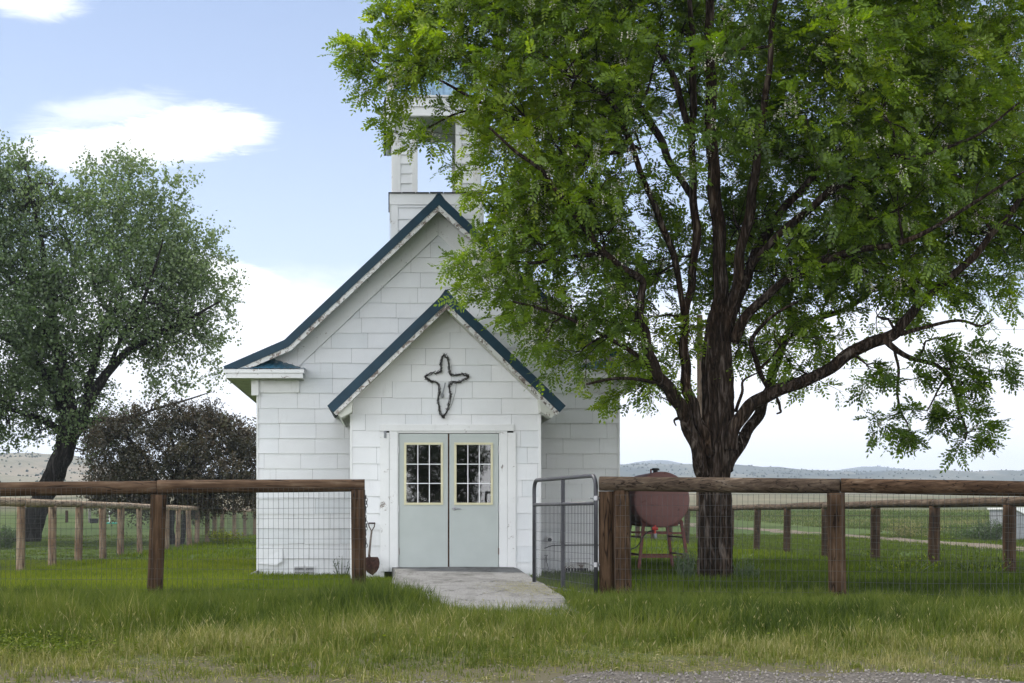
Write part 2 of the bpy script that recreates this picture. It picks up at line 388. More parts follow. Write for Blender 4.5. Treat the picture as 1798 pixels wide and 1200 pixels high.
def ridge(name, prof, yc, yf, yb, mat, amp, seed):
    pxs = [p[0] for p in prof]; pys = [p[1] for p in prof]
    n = 260; m = 34
    xs = np.linspace(pxs[0], pxs[-1], n); hz = np.interp(xs, pxs, pys)
    hz = hz+.8*np.sin(xs*.071+seed)+.5*np.sin(xs*.19)+.35*np.sin(xs*.47+seed)
    X = (xs-CX)*yc/F; Zc = 1+(HZ-hz)*yc/F
    rows = []
    for k in range(m):
        f = k/(m-1)*1.5
        if f <= 1:
            y = yf+(yc-yf)*f; prof_f = f**1.15
        else:
            y = yc+(yb-yc)*(f-1)/.5; prof_f = 1-(f-1)/.5*1.1
        base = gz(X, y)-2.0
        nzv = amp*nz(X, np.full_like(X, y), 3.2/(yc*.12), seed)*math.sin(math.pi*min(1,f))
        rows.append(np.stack([X*(1+0*f), np.full_like(X, y), base+(Zc-base)*prof_f+nzv], -1))
    V = np.array(rows).reshape(-1, 3); i, j = np.meshgrid(np.arange(n-1), np.arange(m-1)); a = (j*n+i).ravel()
    Q = np.stack([a, a+1, a+1+n, a+n], -1)
    o = np_mesh(name, V, [Q], np.full(len(Q), .5), mat, smooth=True); tag(o, kind='structure')
    return np.array(rows)
R1 = ridge('hill', [(-3000,800),(-900,780),(-300,790),(0,795),(80,797),(130,801),(170,812),(260,828),(330,845),(420,862)], 1150, 560, 1700, 'hill_near', 5, 1.0)
R2 = ridge('hill', [(100,850),(500,836),(900,822),(1060,818),(1100,816),(1200,819),(1300,827),(1400,829),(1470,829),(1560,828),(1640,831),(1720,835),(1798,838),(2100,842),(2600,838),(4200,846)], 2300, 1300, 3000, 'hill_far', 7, 2.0)
R3 = ridge('hill', [(-500,850),(600,832),(1000,822),(1100,816),(1130,809),(1165,808),(1190,813),(1230,815),(1290,824),(1360,829),(1440,830),(1480,824),(1500,821),(1550,820),(1580,825),(1640,826),(1700,829),(1760,833),(1850,834),(2300,836),(3200,846)], 3900, 2900, 4600, 'hill_far', 8, 3.0)

def blobs(name, C, S, mat, tint):
    """many little bushy crowns as one stuff object: each a jittered low sphere"""
    base = []
    for la, k in ((-.4,5),(.35,6),(1.0,4)):
        for q in range(k): base.append((math.cos(la)*math.cos(q*2*math.pi/k+la), math.cos(la)*math.sin(q*2*math.pi/k+la), math.sin(la)*1.1))
    base = np.array(base); n = len(C)
    # faces: triangles fan between rings by nearest connectivity through convex hull
    import bmesh
    bm = bmesh.new(); [bm.verts.new(p) for p in base]; bmesh.ops.convex_hull(bm, input=bm.verts); bm.verts.index_update()
    T = np.array([[v.index for v in f.verts] for f in bm.faces if len(f.verts) == 3]); bm.free()
    J = base[None]*(1+NP.uniform(-.3,.3,(n,len(base),1)))*S[:,None,None]+C[:,None,:]
    FA = (T[None]+np.arange(n)[:,None,None]*len(base)).reshape(-1,3)
    return np_mesh(name, J.reshape(-1,3), [FA], np.repeat(tint, len(T)), mat)
cs = []; ss = []
for R, cnt, lo, hi, smin, smax in ((R1, 5000, 2, 22, .35, 1.0), (R2, 6500, 2, 22, .5, 1.4), (R3, 1500, 8, 22, 1.0, 2.2)):
    m, n, _ = R.shape
    k = 0
    while k < cnt:
        i = int(NP.integers(0, n)); j = int(NP.integers(lo, hi)); p = R[j, i]
        if nz(p[0], p[1], .01, 2)+j*.035 < NP.uniform(-.7, 1.2): continue
        q = R[min(j+1, m-1), i]; f = NP.uniform(); pt = p*(1-f)+q*f
        s = NP.uniform(smin, smax); cs.append((pt[0]+NP.uniform(-3,3), pt[1], pt[2]+s*.5)); ss.append(s); k += 1
o = blobs('juniper_scrub', np.array(cs), np.array(ss), 'juniper', NP.uniform(0,1,len(cs)))
tag(o, 'dark juniper scrub dotted over the pale far hills', 'scrub', kind='stuff')

# ------------------------------------------------------------------ road, path, track
def sheet(name, xs, yf0, yf1, mat, dz, ny_=24):
    V = []; n = len(xs)
    for j in range(ny_+1):
        for x in xs:
            y = yf0(x)+(yf1(x)-yf0(x))*j/ny_; V.append((x, y, gz1(x, y)+dz))
    i, j = np.meshgrid(np.arange(n-1), np.arange(ny_)); a = (j*n+i).ravel()
    Q = np.stack([a, a+1, a+1+n, a+n], -1)
    return tag(np_mesh(name, np.array(V), [Q], np.full(len(Q), .5), mat, smooth=True), kind='structure')
def road_edge(x): return 7.42+.10*math.sin(x*1.1+.5)+.10*math.sin(x*2.7)+.07*math.sin(x*7.3)+.70*math.exp(-((x-1.9)/1.25)**2)
sheet('gravel_road', np.arange(-40, 40.01, .12), lambda x: -3.0, road_edge, 'gravel', .006, 40)
def trk(px, py, Y): 
    p = P(px, py, Y); return p.x, p.y
tp = [(34,18.0),(40,18.1),(46,18.8),(56,20.2),(70,21.6),(88,22.2),(112,21.0),(140,16)]
V = []
for y in np.arange(20, 140, 1.0):
    x = np.interp(y, [a for a,_ in tp], [b for _,b in tp])+.25*math.sin(y*.31)
    if y < 34: x = 18.0+(34-y)*.4
    w = .75+.15*math.sin(y*.9)
    for s_ in (-1, -.33, .33, 1): V.append((x+s_*w*1.4, y, gz1(x+s_*w, y)+.012))
n = 4; m = len(V)//4; i, j = np.meshgrid(np.arange(n-1), np.arange(m-1)); a = (j*n+i).ravel()
tag(np_mesh('dirt_track', np.array(V), [np.stack([a, a+1, a+1+n, a+n], -1)], np.full((n-1)*(m-1), .5), 'dirt', smooth=True), kind='structure')
# concrete path up to the door
mb = MB(); V = []; nx_, ny_ = 10, 40
for j in range(ny_+1):
    f = j/ny_; y = 12.75+(22.40-12.75)*f
    for i in range(nx_+1):
        g = i/nx_; x0 = .05+.03*math.sin(y*1.3); x1 = 1.64+.22*min(1,f*2)+.03*math.sin(y*.9+1)
        yy = y+(.25*math.sin(g*5)+.12*math.sin(g*13) if j == 0 else 0)
        V.append((x0+(x1-x0)*g, yy, .155+.055*f+.004*math.sin(y*3+g*6)))
n = nx_+1
top = [(j*n+i, j*n+i+1, (j+1)*n+i+1, (j+1)*n+i) for j in range(ny_) for i in range(nx_)]
V2 = V+[(x,y,z-.25) for x,y,z in V]; k = len(V)
edge = [j*n for j in range(ny_+1)]; edr = [j*n+nx_ for j in range(ny_+1)]; edf = list(range(n))
fs = top+[(edge[q+1], edge[q+1]+k, edge[q]+k, edge[q]) for q in range(ny_)]+[(edr[q], edr[q]+k, edr[q+1]+k, edr[q+1]) for q in range(ny_)]+[(edf[q], edf[q]+k, edf[q+1]+k, edf[q+1]) for q in range(nx_)]
mb.add(V2, fs); tag(mb.build('concrete_path', 'concrete'), kind='structure')


# ------------------------------------------------------------------ the church
XC = .80; YW = 24.4; YF = 24.0; YB = 33.4; HWD = 3.005; C_ = .251; ZB = -.06
church = empty('church', (XC, YW, 0), 'small white shingled country church with steep blue metal roof and open belfry', 'church')
def offs(pl, t, end='perp'):
    segs = []
    for (a, b) in zip(pl[:-1], pl[1:]):
        d = Vector((b[0]-a[0], b[1]-a[1])).normalized(); n = Vector((d.y, -d.x))
        if n.y > 0: n = -n
        segs.append((Vector(a)+n*t, d, n))
    out = []
    p, d, n = segs[0]; out.append((pl[0][0], p.y+d.y/d.x*(pl[0][0]-p.x)))
    for (p, d, n), (p2, d2, n2) in zip(segs[:-1], segs[1:]):
        k = (p2-p); den = d.x*d2.y-d.y*d2.x; s = (k.x*d2.y-k.y*d2.x)/den; q = p+d*s; out.append((q.x, q.y))
    p, d, n = segs[-1]
    if end == 'perp': q = Vector(pl[-1])+n*t; out.append((q.x, q.y))
    else: out.append((pl[-1][0], p.y+d.y/d.x*(pl[-1][0]-p.x)))
    return out
def band(mb, xc, pl, t0, t1, y0, y1, end='perp', tint=.5, mi=0):
    for sgn in (-1, 1):
        a = offs(pl, t0, end); b = offs(pl, t1, end)
        for k in range(len(a)-1):
            prof = [(xc+sgn*a[k][0], a[k][1]), (xc+sgn*a[k+1][0], a[k+1][1]), (xc+sgn*b[k+1][0], b[k+1][1]), (xc+sgn*b[k][0], b[k][1])]
            mb.prism(prof, y0, y1, tint, mi)
main = [(0, 6.25), (2.53, 3.865), (3.53, 3.43)]
def zmain(dx, t=0): return float(np.interp(dx, [p[0] for p in main], [p[1] for p in main]))-t
# front wall
mb = MB()
PX0, PX1 = -.59, 2.28; PYW = 22.35; PXC = .845
gab = lambda v0: [(XC-HWD, v0), (XC+HWD, v0), (XC+HWD, 3.45), (XC+2.5, 3.65), (XC, 5.98), (XC-2.5, 3.65), (XC-HWD, 3.45)]
siding(mb, (0,YW,0), (1,0,0), (0,-1,0), [[(XC-HWD,ZB),(XC+HWD,ZB),(XC+HWD,3.45),(XC,5.98+.3),(XC-HWD,3.45)]], C_, .61, .02, 3)
siding(mb, (XC-HWD,0,0), (0,1,0), (-1,0,0), [[(YW,ZB),(YB,ZB),(YB,3.3),(YW,3.3)]], C_, .61, .02, 5)
siding(mb, (XC+HWD,0,0), (0,1,0), (1,0,0), [[(YW,ZB),(YB,ZB),(YB,3.3),(YW,3.3)]], C_, .61, .02, 6)
mb.build('siding', 'siding', church)
mb = MB()
mb.prism([(XC-HWD,ZB-.2),(XC+HWD,ZB-.2),(XC+HWD,3.3),(XC+2.4,3.8),(XC,6.05),(XC-2.4,3.8),(XC-HWD,3.3)], YW, YW+.12)
mb.prism([(XC-HWD,ZB-.2),(XC+HWD,ZB-.2),(XC+HWD,3.3),(XC+2.4,3.8),(XC,6.05),(XC-2.4,3.8),(XC-HWD,3.3)], YB-.12, YB)
for s in (-1, 1): mb.box((XC+s*HWD-(.12 if s > 0 else 0), YW+.12, ZB-.2), (XC+s*HWD+(.12 if s < 0 else 0), YB-.12, 3.3))
mb.build('wall', 'backing', church)
# corner boards (thin) of main wall
mb = MB()
for s in (-1, 1):
    x = XC+s*HWD; mb.box((x-.022 if s < 0 else x-.012, YW-.024, ZB), (x+.012 if s < 0 else x+.022, YW+.02, 3.26))
# frieze boards on the gable
for s in (-1, 1):
    for (a, b, t0, t1) in ((0, 2.34, .19, .585),):
        p = [(XC+s*a, zmain(a,t0)), (XC+s*b, zmain(b,t0)), (XC+s*b, zmain(b,t1)), (XC+s*(a+.002), zmain(a,t1))]
        if s < 0: p = p[::-1]
        mb.prism(p, YW-.048, YW-.001)
    # triangular filler board by the flare
    p = [(XC+s*2.342, zmain(2.342,.19)), (XC+s*2.95, zmain(2.95,.16)), (XC+s*2.50, 3.42), (XC+s*2.342, 3.42)]
    if s < 0: p = p[::-1]
    mb.prism(p, YW-.024, YW-.001)
    # frieze under the return and its end block
    a, b = sorted((XC+s*2.31, XC+s*(HWD+.02))); mb.box((a, YW-.045, 3.04), (b, YW-.001, 3.262))
    a, b = sorted((XC+s*(HWD-.02), XC+s*(HWD+.10))); mb.box((a, YW-.10, 2.99), (b, YW-.047, 3.262))
mb.build('gable_trim', 'trim', church, bevel=.003)
# roof
mb = MB(); band(mb, XC, main, 0, .035, YF+.015, YB+.35)
for s in (-1, 1):
    for yy in np.arange(YF+.3, YB+.2, .3):
        for (a, b) in zip(main[:-1], main[1:]):
            mb.beam((XC+s*a[0], yy, a[1]+.008), (XC+s*b[0], yy, b[1]+.008), .03, .03, up=(0,1,0))
band(mb, XC, main, -.012, .118, YF-.008, YF+.014)
mb.prism([(XC-.16, 6.09),(XC-.02,6.285),(XC+.02,6.285),(XC+.16,6.09),(XC+.02,6.265),(XC-.02,6.265)], YF-.012, YB+.3)
mb.build('roof', 'blue_metal', church)
mb = MB(); band(mb, XC, main, .1185, .19, YF+.006, YF+.035)
mb.build('rake_board', 'trim_peeling', church)
mb = MB()      # sheathing seen from below, in narrow boards
for s in (-1, 1):
    a = offs(main, .062)
    for (p, q) in zip(a[:-1], a[1:]):
        L = math.hypot(q[0]-p[0], q[1]-p[1]); k = int(L/.10)
        for i in range(k):
            f0 = i/k+.004; f1 = (i+1)/k-.004; e = .004*rnd.random()
            x0 = p[0]+(q[0]-p[0])*f0; z0 = p[1]+(q[1]-p[1])*f0; x1 = p[0]+(q[0]-p[0])*f1; z1 = p[1]+(q[1]-p[1])*f1
            prof = [(XC+s*x0, z0), (XC+s*x1, z1), (XC+s*x1, z1-.045+e), (XC+s*x0, z0-.045+e)]
            mb.prism(prof if s > 0 else prof[::-1], YF+.036, YW-.032, rnd.random())
mb.build('soffit_boards', 'trim_peeling', church)
# eaves: flat soffit and fascia down both sides, boxed returns at the front with little tin roofs
mb = MB()
for s in (-1, 1):
    mb = MB(); a, b = sorted((XC+s*3.47, XC+s*(HWD+.03))); mb.box((a, YW-.001, 3.262), (b, YB+.2, 3.29))
    a, b = sorted((XC+s*2.25, XC+s*3.47)); mb.box((a, YF+.03, 3.262), (b, YW-.002, 3.29))
    mb.build('soffit', 'soffit', church)
for s in (-1, 1):
    mb = MB()
    a, b = sorted((XC+s*3.471, XC+s*3.50)); mb.box((a, YF+.031, 3.25), (b, YB+.22, 3.395))
    a, b = sorted((XC+s*2.23, XC+s*3.50)); mb.box((a, YF+.005, 3.25), (b, YF+.03, 3.33)); 
    a, b = sorted((XC+s*2.21, XC+s*3.53)); mb.box((a, YF-.018, 3.332), (b, YF+.03, 3.395))
    a, b = sorted((XC+s*2.23, XC+s*2.25)); mb.box((a, YF+.031, 3.25), (b, YW-.003, 3.33))
    a, b = sorted((XC+s*2.21, XC+s*2.25)); mb.box((a, YF+.031, 3.332), (b, YW-.003, 3.395))
    mb.build('eave_return', 'trim', church, bevel=.003)
for s in (-1, 1):
    mb = MB()
    xs = [3.53, 3.30, 3.05, 2.80, 2.55, 2.19]
    n = 14
    for i in range(n):
        u0 = 3.54-(3.54-2.19)*i/n; u1 = 3.54-(3.54-2.19)*(i+1)/n
        def zt(u): return 3.42+min(.17, max(0,(u-2.19)*.30))*(1 if u > 2.19 else 0) if u < 2.75 else 3.42+max(0,min(.17, (3.54-u)*.24))
        j0 = .012*rnd.random(); j1 = .012*rnd.random(); um = (u0+u1)/2
        A = [(XC+s*u0, YF-.03, 3.40), (XC+s*um, YF-.035, 3.412), (XC+s*u1, YF-.03, 3.40), (XC+s*u1, YW-.05, zt(u1)+j1), (XC+s*um, YW-.05, zt(um)+.02), (XC+s*u0, YW-.05, zt(u0)+j0)]
        mb.add(A, [(0,1,4,5), (1,2,3,4)])
    mb.build('return_roof', 'old_blue_tin', church)

# porch
mb = MB()
DX0, DX1, DZ0, DZ1 = (700-CX)/115, (876-CX)/115, .205, 1+(905-761)/115
pl_apex = 4.18; sl = .966
def zp(x): return pl_apex-sl*abs(x-PXC)
polys = [[(PX0,.0),(DX0-.22,.0),(DX0-.22,zp(DX0-.22)),(PX0,zp(PX0))], [(DX1+.22,.0),(PX1,.0),(PX1,zp(PX1)),(DX1+.22,zp(DX1+.22))],
         [(DX0-.22,DZ1+.10),(DX1+.22,DZ1+.10),(DX1+.22,zp(DX1+.22)),(PXC,pl_apex),(DX0-.22,zp(DX0-.22))]]
siding(mb, (0,PYW,0), (1,0,0), (0,-1,0), polys, C_, .61, .03, 9)
siding(mb, (PX0,0,0), (0,1,0), (-1,0,0), [[(PYW,0),(YW,0),(YW,zp(PX0)),(PYW,zp(PX0))]], C_, .61, .03, 10)
siding(mb, (PX1,0,0), (0,1,0), (1,0,0), [[(PYW,0),(YW,0),(YW,zp(PX1)),(PYW,zp(PX1))]], C_, .61, .03, 12)
mb.build('porch_siding', 'siding', church)
mb = MB()
for p in polys: mb.prism(p, PYW, PYW+.1)
mb.box((PX0,PYW+.1,-.2),(PX0+.1,YW-.002,zp(PX0))); mb.box((PX1-.1,PYW+.1,-.2),(PX1,YW-.002,zp(PX1)))
mb.prism([(PX0,-.2),(PX1,-.2),(PX1,.0),(PX0,.0)], PYW+.001, PYW+.1)
mb.box((DX0,PYW+.03,.0),(DX1,PYW+.1,DZ0-.01))
mb.build('porch_wall', 'backing', church)
mb = MB(); mb.box((PX0+.1,PYW+.101,.0),(PX1-.1,YW-.003,.15)); mb.box((PX0+.101,YW-.06,.151),(PX1-.101,YW-.004,2.6)); mb.build('porch_floor', 'interior', church)
mb = MB()
mb.box((PX0-.022,PYW-.026,.02),(PX0+.012,PYW+.03,zp(PX0)-.01)); mb.build('corner_board', 'trim_clean', church); mb = MB(); mb.box((PX1-.012,PYW-.026,.02),(PX1+.022,PYW+.03,zp(PX1)-.01))
mb.build('corner_board', 'trim_clean', church)
pm = [(0, 4.35), (1.78, 4.35-1.78*.966)]
mb = MB(); band(mb, PXC, pm, 0, .03, 21.955, YW-.035)
for s in (-1, 1):
    for yy in np.arange(22.2, YW-.1, .3): mb.beam((PXC, yy, 4.358), (PXC+s*1.78, yy, pm[1][1]+.008), .03, .03, up=(0,1,0))
band(mb, PXC, pm, -.012, .125, 21.93, 21.954)
mb.prism([(PXC-.15, 4.20),(PXC-.02,4.38),(PXC+.02,4.38),(PXC+.15,4.20),(PXC+.02,4.365),(PXC-.02,4.365)], 21.925, YW-.04)
mb.build('porch_roof', 'blue_metal', church)
mb = MB(); band(mb, PXC, pm, .1255, .185, 21.942, 21.975); mb.build('porch_rake_board', 'trim_peeling', church)
mb = MB(); band(mb, PXC, [(0,4.35),(1.76,4.35-1.76*.966)], .10, .17, 21.976, PYW-.014)
for s in (-1, 1):     # boxed ends and side soffits
    a = offs([(0,4.35),(1.76,4.35-1.76*.966)], .171); b = offs([(0,4.35),(1.76,4.35-1.76*.966)], .26); e = a[-1]; g = b[-1]
    prof = [(PXC+s*e[0], e[1]), (PXC+s*g[0], g[1]), (PXC+s*(g[0]-.16), g[1]+.16*.55), (PXC+s*(e[0]-.24), e[1]+.24*.966)]
    mb.prism(prof if s < 0 else prof[::-1], 22.0, YW-.04)
mb.build('porch_soffit', 'soffit', church, bevel=.004)

# door casing
mb = MB(); y0 = PYW-.045
mb.box((DX0-.285,y0,.14),(DX0-.145,PYW-.001,DZ1+.005)); mb.box((DX0-.142,y0+.008,.14),(DX0-.018,PYW-.001,DZ1+.03))
mb.box((DX1+.018,y0+.008,.14),(DX1+.125,PYW-.001,DZ1+.03)); mb.box((DX1+.128,y0,.10),(DX1+.255,PYW-.001,DZ1+.005))
mb.box((DX0-.29,y0-.003,DZ1+.032),(DX1+.225,PYW-.001,DZ1+.135))
mb.box((DX1+.12,y0-.012,.085),(DX1+.29,PYW-.001,.12))
mb.box((DX0-.018,PYW-.022,DZ1+.001),(DX1+.018,PYW+.06,DZ1+.031))
mb.box((DX0-.018,PYW-.022,.15),(DX0-.002,PYW+.06,DZ1)); mb.box((DX1+.002,PYW-.022,.15),(DX1+.018,PYW+.06,DZ1))
mb.build('door_casing', 'trim', church, bevel=.003)
mb = MB(); mb.box((DX0,PYW-.03,.18),(DX1,PYW+.06,DZ0-.004)); mb.box(((DX0+DX1)/2-.012,PYW+.035,DZ0),((DX0+DX1)/2+.012,PYW+.05,DZ1-.004)); mb.build('door_sill', 'door_rust', church)
def q(px): return (px-CX)/115.0
def qz(py): return 1+(905-py)/115.0
for side, (a, b, wa, wb) in enumerate(((700.8,786.3,709.5,778),(789.2,875.2,797.5,865.5))):
    x0,x1,w0,w1 = q(a),q(b),q(wa),q(wb); z1 = qz(777.5); z0 = qz(887)
    mb = MB(); ya, yb = PYW-.004, PYW+.034
    mb.box((x0,ya,DZ0),(w0,yb,DZ1-.008)); mb.box((w1,ya,DZ0),(x1,yb,DZ1-.008)); mb.box((w0,ya,DZ0),(w1,yb,z0)); mb.box((w0,ya,z1),(w1,yb,DZ1-.008))
    d = mb.build('door', 'door_paint', church)
    d['label'] = ('left' if side == 0 else 'right')+' leaf of the pale grey-green double door'
    mb = MB(); t_ = .035
    for (i0,j0,i1,j1) in ((w0,z0,w1,z0+t_),(w0,z1-t_,w1,z1),(w0,z0+t_,w0+t_,z1-t_),(w1-t_,z0+t_,w1,z1-t_)): mb.box((i0,ya-.018,j0),(i1,ya+.004,j1))
    mb.build('window_frame', 'cream_frame', d, bevel=.004)
    mb = MB(); iw0,iw1,iz0,iz1 = w0+t_,w1-t_,z0+t_,z1-t_
    for k in (1,2):
        xx = iw0+(iw1-iw0)*k/3; mb.box((xx-.006,ya-.004,iz0),(xx+.006,ya+.006,iz1))
        zz = iz0+(iz1-iz0)*k/3; mb.box((iw0,ya-.0065,zz-.006),(iw1,ya+.0035,zz+.006))
    mb.build('muntin', 'white_plastic', d)
    mb = MB(); mb.add([(iw0,ya+.012,iz0),(iw1,ya+.012,iz0),(iw1,ya+.012,iz1),(iw0,ya+.012,iz1)], [(0,1,2,3)]); mb.build('pane', 'glass', d)
    for zz in (DZ1-.25, 1.1, .45):
        mb = MB(); xx = x0-.004 if side == 0 else x1+.004; mb.tube([(xx,ya-.008,zz-.05),(xx,ya-.008,zz+.05)], .008, 8); mb.build('hinge', 'steel' if zz > 1 else 'door_rust', d)
    if side == 1:
        mb = MB(); c = Vector((q(797.5), ya, qz(893)))
        mb.tube([c+Vector((0,.002,0)), c+Vector((0,-.012,0))], [.033,.028], 20)
        mb.tube([c, c+Vector((0,-.05,0)), c+Vector((.012,-.058,-.002)), c+Vector((.10,-.052,-.006))], [.013,.012,.011,.008], 10)
        mb.build('handle', 'steel', d, smooth=False)
# belfry --------------------------------------------------------------
TX0, TX1, TYF, TYB = .02, 1.585, 25.22, 26.78; TC = (TX0+TX1)/2
mb = MB(); base_z0, base_z1 = 5.0, 6.52
mb.box((TX0+.004,TYF+.004,base_z0),(TX1-.004,TYB-.004,base_z1-.01))
bel = mb.build('belfry', 'backing', church); bel['label'] = 'open square belfry tower with tin pyramid cap'
mb = MB()
siding(mb, (0,TYF,0), (1,0,0), (0,-1,0), [[(TX0,base_z0),(TX1,base_z0),(TX1,6.34),(TX0,6.34)]], .20, .6, 4.9, 21, seams=False)
siding(mb, (TX0,0,0), (0,1,0), (-1,0,0), [[(TYF,base_z0),(TYB,base_z0),(TYB,6.34),(TYF,6.34)]], .20, .6, 4.9, 22, seams=False)
siding(mb, (TX1,0,0), (0,1,0), (1,0,0), [[(TYF,base_z0),(TYB,base_z0),(TYB,6.34),(TYF,6.34)]], .20, .6, 4.9, 23, seams=False)
SX0, SX1 = TX0+.03, TX1-.03; OX0, OX1 = .475, 1.13; SZ0, SZ1 = 6.56, 8.10; OZ = 7.84
SYF, SYB = TYF+.03, TYB-.03; th = .10
# four sides with openings
def shaft_wall(mb2, mb1, mb3, o, u, n, L, a, b):
    """L width of the wall, a..b the opening"""
    O = Vector(o); U = Vector(u); N = Vector(n)
    def bx(u0, u1, z0, z1, d0, d1, m):
        p = O+U*u0+N*d0; r_ = O+U*u1+N*d1
        m.box((min(p.x,r_.x),min(p.y,r_.y),z0),(max(p.x,r_.x),max(p.y,r_.y),z1))
    bx(.0,a,SZ0,OZ,-th,0,mb1); bx(b,L,SZ0,OZ,-th,0,mb1); bx(0,L,OZ,SZ1,-th,0,mb1)
    for pl_ in ([(.13,SZ0),(a-.10,SZ0),(a-.10,7.62),(.13,7.62)], [(b+.10,SZ0),(L-.13,SZ0),(L-.13,7.62),(b+.10,7.62)]):
        m_ = MB(); siding(m_, O, U, N, [pl_], .165, .6, 6.56, 31, lip=.018, seams=False); m_.build('clapboards', 'siding', bel)
    for (u0,u1) in ((0,.13),(a-.10,a),(b,b+.10),(L-.13,L)): bx(u0+.001 if u0==0 else u0,u1-.001 if u1==L else u1,SZ0,7.7,.0,.026,mb3)
mb.build('clapboards', 'siding', bel); mb = MB()
mb1 = MB(); mb3 = MB(); L = SX1-SX0
shaft_wall(mb, mb1, mb3, (SX0,SYF,0), (1,0,0), (0,-1,0), L, OX0-SX0, OX1-SX0); mb1.build('shaft_wall', 'siding', bel); mb1 = MB()
shaft_wall(mb, mb1, mb3, (SX1,SYB,0), (-1,0,0), (0,1,0), L, SX1-OX1, SX1-OX0); mb1.build('shaft_wall', 'siding', bel); mb1 = MB()
L2 = SYB-SYF-.26
shaft_wall(mb, mb1, mb3, (SX0,SYB-.13,0), (0,-1,0), (-1,0,0), L2, .35, L2-.35); mb1.build('shaft_wall', 'siding', bel); mb1 = MB()
shaft_wall(mb, mb1, mb3, (SX1,SYF+.13,0), (0,1,0), (1,0,0), L2, .35, L2-.35); mb1.build('shaft_wall', 'siding', bel); mb1 = MB()
# cornice at the shaft foot, skirt block at the top
KX0, KX1, KYF, KYB = -.07, 1.675, TYF-.10, TYB+.10
mb3.box((TX0-.03,TYF-.035,6.345),(TX1+.03,TYB+.035,6.535))
for (x) in (TX0-.006, TX1-.12+.006): mb3.box((x,TYF-.028,base_z0),(x+.12,TYF-.012,6.34))
for (x) in (TX0-.028, TX1+.012): mb3.box((x,TYF-.02,base_z0),(x+.016,TYF+.12,6.34))
# skirt: front/back panels with overlapping boards, sides dropping lower
for (ya, yb) in ((KYF, KYF+.04), (KYB-.04, KYB)):
    mb3.box((KX0+.15,ya,OZ),(KX1-.15,yb,8.16)); 
    for (xa, xb) in ((KX0, KX0+.149), (KX1-.149, KX1)): mb3.box((xa,ya-.015 if ya < 26 else ya,7.60),(xb,yb+(.015 if ya > 26 else 0),8.17))
for (xa, xb) in ((KX0, KX0+.04), (KX1-.04, KX1)): mb3.box((xa,KYF+.041,7.60),(xb,KYB-.041,8.16))
for k in range(2):
    zz = 7.85+k*.16; mb3.add([(KX0+.15,KYF-.028,zz),(KX1-.15,KYF-.028,zz),(KX1-.15,KYF-.004,zz+.155),(KX0+.15,KYF-.004,zz+.155),(KX0+.15,KYF-.002,zz),(KX1-.15,KYF-.002,zz)], [(0,1,2,3),(0,4,5,1)])
mb3.box((KX0-.03,KYF-.04,8.171),(KX1+.03,KYB+.04,8.20))
mb3.build('tower_trim', 'trim', bel)
mb = MB(); mb.box((KX0+.042,KYF+.042,OZ+.02),(KX1-.042,KYB-.042,OZ+.06)); mb.build('belfry_ceiling', 'soffit', bel)
mb = MB()
for k in range(7):
    x = TX0-.05+k*(TX1-TX0+.1)/7; w = (TX1-TX0+.1)/7-.006-.02*rnd.random()
    mb.box((x,TYF-.06,6.536),(x+w,TYF+.3,6.552+.008*rnd.random()))
for k in range(8): 
    y = TYF+.31+k*.155; mb.box((TX0-.05,y,6.536),(TX0+.1,y+.148,6.554)); mb.box((TX1-.1,y,6.536),(TX1+.05,y+.148,6.554))
mb.box((TX0+.101,TYF+.301,6.5355),(TX1-.101,TYB,6.545)); mb.build('shingle_edge', 'shingle_black', bel)
mb = MB(); mbr = MB()
for k in range(9):                       # ragged shingles down the skirt sides
    zz = 7.60+k*.062
    mb.add([(KX0-.040-.012*rnd.random(),KYF+.0,zz),(KX0-.040-.012*rnd.random(),KYB,zz),(KX0-.004,KYB,zz+.10),(KX0-.004,KYF,zz+.10),(KX0-.004,KYF,zz),(KX0-.004,KYB,zz)],[(0,3,2,1),(0,4,3),(0,1,5,4)])
    mbr.add([(KX1+.045,KYF+.0,zz),(KX1+.045,KYB,zz),(KX1+.004,KYB,zz+.10),(KX1+.004,KYF,zz+.10),(KX1+.004,KYF,zz),(KX1+.004,KYB,zz)],[(0,1,2,3),(0,3,4),(0,4,5,1)])
mb.build('shingle_edge', 'shingle_black', bel); mbr.build('shingle_edge', 'shingle_black', bel)
mb = MB(); kc = ((KX0+KX1)/2, (KYF+KYB)/2); zt, za = 8.201, 9.35
co = [(KX0+.05,KYF+.05),(KX1-.05,KYF+.05),(KX1-.05,KYB-.05),(KX0+.05,KYB-.05)]
for i in range(4):
    a, b = co[i], co[(i+1)%4]; mb.add([(a[0],a[1],zt),(b[0],b[1],zt),(kc[0],kc[1],za)], [(0,1,2)])
    for k in range(1, 9):
        f = k/9; f2 = max(0, 1-abs(f-.5)*2)
        p = Vector((a[0]+(b[0]-a[0])*f, a[1]+(b[1]-a[1])*f, zt)); mid = Vector(((a[0]+b[0])/2,(a[1]+b[1])/2,zt)); ap = Vector((kc[0],kc[1],za))
        mb.beam(p, p+(ap-mid)*f2*.97, .028, .035)
    mb.beam((a[0],a[1],zt), (kc[0],kc[1],za), .05, .05)
mb.build('belfry_roof', 'pale_tin', bel)
for (x, y) in ((KX0+.075,KYF+.065),(KX1-.075,KYF+.065),(KX0+.075,KYB-.065),(KX1-.075,KYB-.065)):
    mb = MB(); h = .06
    mb.box((x-h,y-h,8.201),(x+h,y+h,8.50)); mb.box((x-h-.015,y-h-.015,8.501),(x+h+.015,y+h+.015,8.53))
    mb.add([(x-h,y-h,8.531),(x+h,y-h,8.531),(x+h,y+h,8.531),(x-h,y+h,8.531),(x,y,8.92)], [(0,1,4),(1,2,4),(2,3,4),(3,0,4)])
    mb.build('pinnacle', 'trim_peeling', bel)

